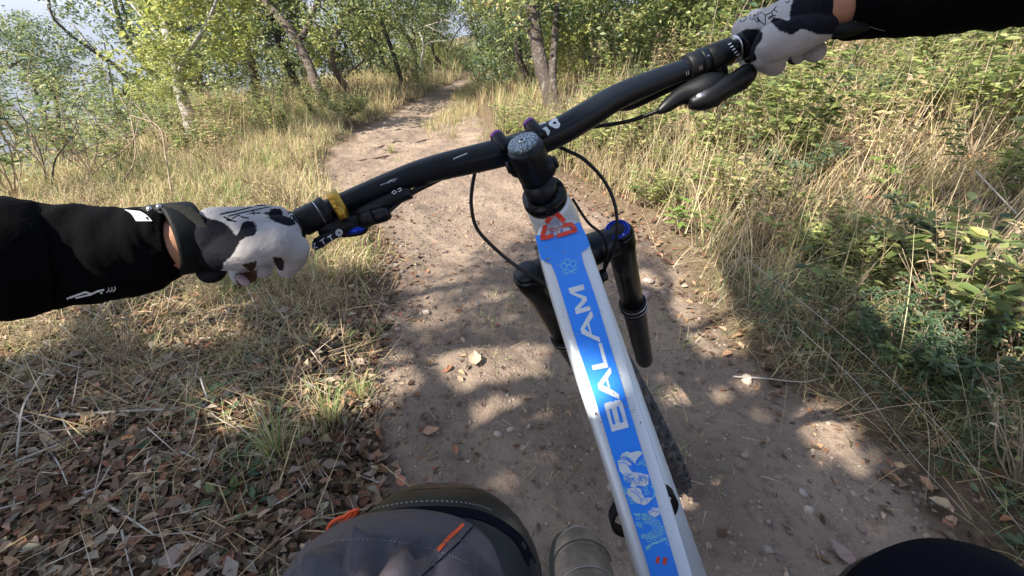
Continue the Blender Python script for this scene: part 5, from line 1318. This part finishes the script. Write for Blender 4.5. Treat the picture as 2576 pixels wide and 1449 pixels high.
blob('glove_strap', [(2085, 78, .455, .004), (2120, 76, .452, .007), (2160, 70, .452, .006), (2195, 62, .455, .003)], M['strap'], person)
blob('strap_buckle', [(495, 672, .40, .003), (520, 690, .40, .008), (545, 686, .402, .008), (565, 676, .405, .004)], M['strap'], person)
# ---- gloves: palm, five fingers wrapped round the grip, thumb underneath
def hand(caps, name):
    o = capsules(name, [(P(*a[:3]), P(*b_[:3]), a[3], b_[3]) for a, b_ in caps], .0014, M['glove'], person, smooth_it=8)
    return o
def chain(*q): return [(q[i], q[i + 1]) for i in range(len(q) - 1)]
HL = []
for y0, mc in ((578, (690, 556, .420, .0150)), (592, (664, 550, .432, .0150)), (606, (634, 552, .440, .0145)), (622, (604, 562, .440, .0140))):
    HL.append(((548, y0, .393, .0215), mc))
HL += [((552, 600, .394, .0255), (640, 596, .408, .0255)), ((555, 625, .393, .021), (600, 628, .398, .020))]
HL += chain((565, 635, .388, .0175), (640, 622, .384, .0190), (700, 608, .390, .0175), (738, 625, .402, .0145), (737, 650, .416, .0125), (722, 676, .432, .0100))
HL += chain((640, 600, .396, .024), (705, 590, .405, .0190))
HL += chain((690, 556, .420, .0145), (700, 545, .462, .0120), (705, 585, .482, .0108), (700, 632, .468, .0098), (694, 648, .450, .0088))
HL += chain((664, 550, .432, .0145), (668, 548, .476, .0122), (668, 600, .492, .0110), (664, 655, .470, .0100), (660, 676, .446, .0105))
HL += chain((634, 552, .440, .0140), (634, 558, .486, .0120), (630, 620, .495, .0110), (624, 672, .468, .0100), (620, 690, .444, .0105))
HL += chain((604, 562, .440, .0135), (600, 575, .482, .0115), (596, 630, .482, .0105), (600, 688, .452, .0092), (608, 700, .438, .0085))
gL = hand(HL, 'glove')
ZG = Zr(600, 600, 2.8986)
zg = lambda *pts: [ZG(*p) for p in pts]
paint(gL, WH, [
    (zg((300, 560), (470, 610), (560, 640), (640, 660), (720, 700), (790, 770), (835, 825), (870, 760), (890, 690), (940, 662), (1010, 670), (1050, 710), (1048, 770), (1020, 822), (930, 840), (870, 880), (850, 930), (800, 1000), (760, 1060), (690, 1125), (690, 1180), (560, 1260), (300, 1260)), BK, .60),
    (zg((1170, 590), (1190, 550), (1240, 525), (1310, 530), (1335, 560), (1330, 600), (1450, 640), (1480, 700), (1400, 720), (1330, 700), (1250, 670), (1190, 640)), BK, .60),
    (zg((1225, 1055), (1320, 1062), (1352, 1110), (1340, 1205), (1290, 1195), (1240, 1120)), (.02, .012, .008), .60),  # shaded gap between thumb and fingers, put in as dark colour
    (zg((880, 1140), (1060, 1095), (1030, 1190), (1000, 1215), (940, 1180)), (.035, .02, .014), .60),
    (zg((820, 1240), (1060, 1190), (1050, 1400), (840, 1400)), (.10, .05, .03), .60)])
gf = onmesh(gL)
mb = MB()
for st, w in (([(700, 580), (860, 545), (1050, 500), (1215, 475)], 2.6), ([(740, 610), (900, 570), (1080, 530), (1205, 505)], 2.4), ([(1215, 475), (1205, 505)], 2.6), ([(690, 615), (800, 665)], 3.4), ([(720, 650), (830, 668)], 3.0), ([(850, 600), (900, 620), (965, 632)], 3.0), ([(930, 590), (1000, 580), (1090, 575)], 3.0),
              ([(1010, 548), (1020, 600)], 3.0), ([(650, 590), (730, 570), (820, 555)], 2.4), ([(780, 640), (850, 600)], 2.4)):
    ribbon(mb, [ZG(*p) for p in spline([np.array(q, float) for q in st], 5)], w, .0005, gf)
mb.obj('glove_print', M['shortsblack'], gL, False)
q = ZG(905, 1310); MB().ball(P(q[0], q[1], .430), .0075, ax=RT + UP * -.8, ay=UP + RT * .8, az=FW, sc=(1.15, .62, .35)).obj('fingertip_patch', M['saddle'], gL)
HR = []
for y0, mc in ((20, (1905, 78, .482, .0155)), (8, (1925, 58, .496, .0155)), (0, (1955, 42, .505, .0150)), (-12, (1990, 30, .510, .0145))):
    HR.append(((2028, y0 + 14, .468, .0225), mc))
HR += [((2030, 34, .468, .026), (1965, 72, .474, .026)), ((2070, 72, .460, .014), (2000, 96, .456, .019))]
HR += chain((2040, 78, .455, .016), (1985, 95, .450, .0200), (1945, 108, .452, .0195), (1930, 128, .462, .0172), (1934, 148, .474, .0150), (1950, 166, .486, .0112))
HR += chain((1905, 78, .482, .0150), (1868, 72, .520, .0125), (1862, 105, .545, .0112), (1880, 150, .535, .010))
HR += chain((1925, 58, .496, .0150), (1900, 50, .540, .0122), (1905, 100, .560, .011), (1930, 148, .545, .010))
HR += chain((1955, 42, .505, .0145), (1940, 40, .550, .0122), (1955, 100, .562, .0112), (1995, 132, .530, .0110), (2004, 141, .510, .0100))
HR += chain((1990, 30, .510, .0140), (1985, 40, .548, .012), (2010, 90, .550, .0110), (2046, 122, .515, .0118), (2052, 132, .495, .0112))
gR = hand(HR, 'glove')
Z7 = Zr(2600, 0, 3.68)
z7 = lambda *pts: [Z7(*p) for p in pts]
paint(gR, WH, [
    (z7((460, 600), (560, 500), (680, 420), (760, 395), (880, 400), (950, 440), (958, 500), (930, 580), (870, 640), (845, 720), (880, 830), (560, 960), (300, 900)), BK, .53),
    (z7((1065, 300), (1110, 240), (1200, 250), (1290, 280), (1330, 280), (1332, 200), (1345, 90), (1400, -60), (2500, -60), (2500, 330), (2080, 455), (1900, 480), (1700, 470), (1560, 410), (1480, 400), (1440, 430), (1390, 468), (1320, 470), (1200, 430)), BK, .60),
    (z7((1285, 860), (1340, 780), (1370, 850), (1410, 890), (1400, 1000), (1300, 940)), (.02, .015, .012), .6)])  # last region: shade in the gap beside the thumb, painted dark
gf = onmesh(gR); mb = MB()
for st in ([(640, 290), (650, 250), (690, 215), (735, 210), (720, 270), (665, 298), (640, 290)], [(790, 200), (785, 250), (810, 270), (835, 240), (830, 200)], [(845, 190), (845, 260), (880, 300), (905, 290), (860, 230), (880, 190)],
           [(900, 185), (890, 240), (920, 290), (985, 340), (992, 280), (990, 210), (950, 180), (880, 165)], [(990, 210), (1060, 180), (1110, 130), (1150, 80)], [(1110, 130), (1160, 165)], [(1085, 170), (1090, 210), (1040, 240), (1050, 262), (1090, 225), (1140, 205)], [(1270, 20), (1300, 35), (1330, 5)]):
    ribbon(mb, [Z7(*p) for p in spline([np.array(q, float) for q in st], 4)], 2.0, .0005, gf)
mb.obj('glove_print', M['shortsblack'], gR, False)
# ---- shorts
def cloth_tube(name, ctr, mt, seed, n=72, sub=14, pucker=0.0, parent=person, hem=True):
    Q = spline([np.array(q, float) for q in ctr], sub); m = len(Q); V = []; Fc = []; x = None
    for i in range(m):
        p = Q[i][:3]; t = nrm(Q[min(i + 1, m - 1)][:3] - Q[max(i - 1, 0)][:3])
        if x is None: x = nrm(np.cross(t, [0, 0, 1]))
        x = nrm(x - t * (x @ t)); y = np.cross(t, x); s_ = i / (m - 1)
        for k in range(n):
            a = 2 * math.pi * k / n; ca, sa = math.cos(a), math.sin(a)
            w = .010 * float(fbm(s_ * 5 + ca * .7, sa * 1.3 + 5, seed)) + .006 * float(fbm(s_ * 16 + ca * 1.5, sa * 3, seed + 4))
            fold = pucker * (1 - sstep(s_, .87, .895)) * sstep(s_, .55, .86)
            w += fold * (.0085 * math.sin(a * 15 + 2.5 * math.sin(a * 4) + s_ * 9) + .006 * math.sin(a * 8 - s_ * 26))
            if hem and s_ > .895: w = w * .35 + .0035
            V.append(p + (x * ca + y * sa) * (Q[i][3] + w))
    for i in range(m - 1):
        for k in range(n): Fc.append((i * n + k, i * n + (k + 1) % n, (i + 1) * n + (k + 1) % n, (i + 1) * n + k))
    b0 = len(V); p = Q[-1][:3]
    for k in range(n): V.append(p + (np.array(V[(m - 1) * n + k]) - p) * .965)
    for k in range(n): V.append(Q[-6][:3] + (np.array(V[(m - 6) * n + k]) - Q[-6][:3]) * .95)
    for k in range(n):
        k2 = (k + 1) % n; Fc.append(((m - 1) * n + k, (m - 1) * n + k2, b0 + k2, b0 + k)); Fc.append((b0 + k, b0 + k2, b0 + n + k2, b0 + n + k))
    return obj(name, V, Fc, mt, parent)
for a_, k_ in ((ankL, knL), (ankR, knR)): MB().tube([a_ + np.array([0, .02, -.03]), a_, L_(a_, k_, .35), L_(a_, k_, .7)], [.042, .040, .050, .060], 24).obj('sock', M['shortsblack'], person)
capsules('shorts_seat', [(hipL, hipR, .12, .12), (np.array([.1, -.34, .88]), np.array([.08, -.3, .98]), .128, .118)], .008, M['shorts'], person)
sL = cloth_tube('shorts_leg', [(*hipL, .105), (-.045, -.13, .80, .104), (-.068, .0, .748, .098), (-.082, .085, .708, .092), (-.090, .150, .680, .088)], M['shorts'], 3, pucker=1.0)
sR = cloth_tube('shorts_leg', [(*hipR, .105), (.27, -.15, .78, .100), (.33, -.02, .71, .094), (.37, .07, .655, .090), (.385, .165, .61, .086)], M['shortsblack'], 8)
def ell(name, c, sc, mt, parent=person, seed=0, rot=0):
    c = np.array(c); mb = MB().ball(c, 1, ax=(math.cos(rot), math.sin(rot), 0), ay=(-math.sin(rot), math.cos(rot), 0), nu=40, nv=26, sc=sc)
    return mb.obj(name, mt, parent)
pad = ell('knee_pad', (-.066, .178, .655), (.094, .086, .086), M['pad'])
ell('knee_pad', (.392, .150, .585), (.088, .085, .085), M['pad'])
ell('knee_pad_sleeve', L_(knL, ankL, .3), (.060, .060, .11), M['shortsblack']); ell('knee_pad_sleeve', L_(knR, ankR, .3), (.060, .060, .11), M['shortsblack'])
# ---- shoes
def shoe(toe, back, sc=1.0):
    back = nrm(back); side = nrm(np.cross(back, [0, 0, 1])); V = []; n = 24; Fc = []
    Q = [(0.0, .010, .010, .0), (.006, .026, .020, .002), (.02, .038, .029, .006), (.045, .046, .036, .012), (.085, .049, .044, .020), (.13, .046, .052, .028), (.18, .040, .062, .036), (.235, .036, .060, .035), (.27, .026, .045, .022), (.28, .010, .02, .01)]
    for s, w, h, up_ in Q:
        c = toe + back * s * sc + np.array([0, 0, up_])
        for k in range(n):
            a = 2 * math.pi * k / n; z = math.sin(a); z = max(z, -.55)
            V.append(c + side * w * math.cos(a) * sc + np.array([0, 0, 1.]) * h * z)
    m = len(Q); Fc = [(i * n + k, i * n + (k + 1) % n, (i + 1) * n + (k + 1) % n, (i + 1) * n + k) for i in range(m - 1) for k in range(n)] + [tuple(range(n))[::-1], tuple(range((m - 1) * n, m * n))]
    o = obj('shoe', V, Fc, M['shoe'], person)
    mb = MB(); V = []
    for s, w, h, up_ in Q:
        c = toe + back * (s * 1.02 - .004) * sc
        for sx, z0 in ((-1, -.022), (-1, -.004), (1, -.004), (1, -.022)): V.append(c + side * (w + .007) * sx * sc + np.array([0, 0, z0]))
    Fc = [(i * 4 + k, i * 4 + (k + 1) % 4, (i + 1) * 4 + (k + 1) % 4, (i + 1) * 4 + k) for i in range(m - 1) for k in range(4)] + [(3, 2, 1, 0), tuple(range((m - 1) * 4, m * 4))]
    obj('sole', V, Fc, M['shoesole'], o, smooth=False)
    # toe cap seam
    c = toe + back * .075 * sc
    pts = [toe + back * (.070 - .022 * math.sin(a)) * sc + side * .050 * math.cos(a) * sc + np.array([0, 0, .019 + .0395 * math.sin(a)]) for a in np.linspace(.15, math.pi - .15, 18)]
    MB().tube(pts, .0012, 6).obj('toe_seam', M['shoesole'], o)
    for q_, w_ in ((.028, .034), (.110, .046)):
        pts = [toe + back * (q_ - .014 * math.sin(a)) * sc + side * w_ * math.cos(a) * sc + np.array([0, 0, (.008 if q_ < .05 else .026) + (.032 if q_ < .05 else .044) * math.sin(a)]) for a in np.linspace(.2, math.pi - .2, 16)]
        MB().tube(pts, .0009, 6).obj('toe_seam', M['stitch'], o)
    for k_ in range(4):
        c = toe + back * (.125 + .022 * k_) * sc + np.array([0, 0, .082 + .008 * k_]); MB().tube([c - side * .022, c + side * .022 + back * .006], .0022, 6).obj('shoelace', M['stitch'], o)
    return o
toeL = P(1447, 1335, .785)
shoe(toeL, np.array([.02, -1, .03]))
shoe(ankR + np.array([-.03, .15, -.075]), np.array([.1, -1, .05]))
# helmet, worn
mb = MB().ball((0, -.085, 1.53), 1, nu=28, nv=16, sc=(.105, .135, .095)); mb.obj('helmet', M['helmet'], person)
for s_ in (-1, 1):
    MB().ball((.03 * s_, .005, 1.49), .011).obj('eye', M['white'], person); MB().ball((.088 * s_, -.09, 1.47), 1, sc=(.012, .02, .03)).obj('ear', M['skin'], person)

# ---- knee details: seams, stitching, orange trims
fs = onmesh(sL)
def line(pts, w, lift, on, mname, parent, name, n=8):
    mb = MB(); ribbon(mb, spline([np.array(q, float) for q in pts], n), w, lift, on); return mb.obj(name, M[mname], parent, False)
line([(1166, 1318), (1148, 1336), (1130, 1352), (1102, 1384)], 9, .0016, fs, 'orange', sL, 'orange_stripe')
line([(1192, 1322), (1160, 1358), (1105, 1410), (1062, 1449), (1040, 1475)], 3.2, .0014, fs, 'shortsblack', sL, 'side_seam')
def dashes(pts, w, lift, on, mname, parent, name, n=14, gap=2):
    mb = MB(); Q = spline([np.array(q, float) for q in pts], n)
    for i in range(0, len(Q) - 1, gap): ribbon(mb, [Q[i], Q[i] + (Q[i + 1] - Q[i]) * .8], w, lift, on)
    return mb.obj(name, M[mname], parent, False)
dashes([(835, 1362), (900, 1356), (980, 1360), (1060, 1374), (1130, 1396), (1180, 1418)], 1.8, .0014, fs, 'stitch', sL, 'hem_stitching')
fp = onmesh(pad)
line([(838, 1300), (880, 1268), (950, 1236), (1040, 1218), (1130, 1212), (1220, 1220), (1300, 1248), (1370, 1305), (1405, 1370)], 3.0, .0012, fp, 'stitch', pad, 'pad_rim')
line([(856, 1302), (900, 1272), (960, 1248), (1050, 1230), (1140, 1225), (1220, 1234), (1290, 1262), (1345, 1310)], 2.0, .0012, fp, 'gloss', pad, 'pad_rim')
dashes([(880, 1306), (940, 1280), (1020, 1264), (1110, 1260), (1190, 1268), (1240, 1284)], 2.6, .0012, fp, 'stitch', pad, 'pad_stitching')
line([(900, 1318), (1000, 1290), (1120, 1284), (1220, 1300), (1300, 1350), (1340, 1420)], 22, .0010, fp, 'shortsblack', pad, 'pad_inner_band')
for k, q in enumerate(([(902, 1281), (880, 1290), (866, 1300), (850, 1305), (832, 1318), (822, 1340)], [(900, 1285), (885, 1305), (872, 1318), (868, 1335), (850, 1348), (832, 1352)], [(885, 1292), (870, 1310), (852, 1322), (846, 1340)], [(820, 1350), (835, 1356), (850, 1352)])):
    pts = [P(u, v, .335) for u, v in q]; Q = spline(pts, 6); MB().tube(Q, .0016, 7).obj('orange_lace', M['orange'], sL)

# glove seams and folds
gfl = onmesh(gL); gfr = onmesh(gR)
for pts in ([(566, 660), (600, 654), (640, 650), (678, 644)], [(690, 640), (700, 618), (735, 604)]):
    line(pts, 1.4, .0004, gfl, 'stitch', gL, 'glove_seam')
for pts in ([(1984, 150), (2012, 132), (2045, 118), (2078, 104)], [(1900, 128), (1925, 118), (1960, 118)]):
    line(pts, 1.3, .0004, gfr, 'stitch', gR, 'glove_seam')

mb = MB(); rz = random.Random(5)
for i in range(150):
    t = rz.uniform(0, 1); k = min(int(t * 5), 4); f = t * 5 - k
    l = np.array(LEFT[k]) * (1 - f) + np.array(LEFT[k + 1]) * f; r = np.array(RIGHT[k]) * (1 - f) + np.array(RIGHT[k + 1]) * f
    q = l + (r - l) * rz.uniform(.07, .93); w = rz.uniform(.6, 1.9) * (2 if rz.random() < .08 else 1)
    mb.add([onplane(q[0] + w * math.cos(a) * rz.uniform(.6, 1.2), q[1] + w * math.sin(a) * rz.uniform(.6, 1.2), .0026) for a in (0, 1.2, 2.5, 3.8, 5.0)], [(0, 1, 2, 3, 4)])
mb.obj('dust_specks', M['shoe'], bike, False, kind='stuff')
mb = MB()
for i in range(9):
    t = rz.uniform(.05, .95); u = 1400 + 280 * t + rz.uniform(-50, 60); v = 620 + 780 * t; a = rz.uniform(0, 3.1); L = rz.uniform(6, 22)
    ribbon(mb, [(u, v), (u + L * math.cos(a), v + L * math.sin(a))], .8, .0025)
mb.obj('paint_scratches', M['steel'], bike, False, kind='stuff')

# print on the headset ring
rp = ring - tdn * .0075
def onring(u, v, lift):
    r = ray(u, v); return CAM + r * (((rp - CAM) @ tdn) / (r @ tdn))
MB().tube([ring - tdn * .0045, ring - tdn * .0064], [.0262, .0256], 36).obj('ring_lip', M['gloss'], bike)
mb = MB()
for st_ in (arc(1067, 990, 15, 0, 345, 12), [(1092, 990), (1086, 958), (1110, 968), (1102, 938)], [(1142, 930), (1122, 945), (1112, 922)], [(1118, 935), (1136, 920)], [(1112, 922), (1132, 905)]):
    ribbon(mb, [(ZH(*p)[0] - 3, ZH(*p)[1] + 6) for p in st_], 1.9, 0, onring)
mb.obj('ring_lettering', M['white'], bike, False)

# red triangular arrow sticker that wraps from the head tube onto the top tube
fa, fb = onmesh(hb_o), onmesh(tt)
def onboth(u, v, lift):
    r = nrm(ray(u, v)); a = fa(u, v, .0004); b_ = fb(u, v, .0004); best = None
    for f_, p in ((fa, a), (fb, b_)):
        du = np.array(to_px(p)) - np.array([u, v])
        if np.hypot(*du) < 1.5 and (best is None or (p - CAM) @ r < (best - CAM) @ r): best = p
    if best is None: best = b_
    pl_ = onplane(u, v, .0016)
    if (pl_ - CAM) @ r < (best - CAM) @ r: best = pl_
    return best - r * (lift + .0006)
def dense(pts, n=5): 
    o_ = []
    for i in range(len(pts) - 1):
        for k in range(n): o_.append((pts[i][0] + (pts[i + 1][0] - pts[i][0]) * k / n, pts[i][1] + (pts[i + 1][1] - pts[i][1]) * k / n))
    return o_ + [pts[-1]]
mb = MB()
for q in ([(1582, 186), (1596, 232), (1604, 262), (1612, 330)], [(1560, 240), (1548, 290), (1535, 345)], [(1625, 225), (1655, 270), (1690, 315)]):
    ribbon(mb, dense([Z5(*p) for p in q]), 19, .0002, onboth)
mb.obj('sticker_backing', M['clear'], bike, False)
for q, w in (([(1540, 246), (1576, 184), (1606, 184), (1662, 236)], 12.5), ([(1532, 262), (1508, 352), (1588, 330)], 11), ([(1650, 262), (1710, 256), (1738, 296), (1610, 336)], 10.5)):
    mb = MB(); q = [Z5(*p) for p in q]; ribbon(mb, dense(q, 6), w, .0008, onboth); mb.obj('arrow_print', M['red'], bike, False)
mb = MB()
for st_ in ([(1545, 292), (1578, 282)], [(1562, 287), (1570, 308)], [(1580, 284), (1592, 280), (1600, 292), (1592, 304), (1578, 306)], [(1612, 277), (1619, 302)], [(1606, 280), (1622, 274)], [(1640, 270), (1647, 294)], [(1630, 274), (1660, 265)]):
    ribbon(mb, dense([Z5(*p) for p in st_], 2), 2.0, .0013, onboth)
mb.obj('sticker_lettering', M['red'], bike, False)
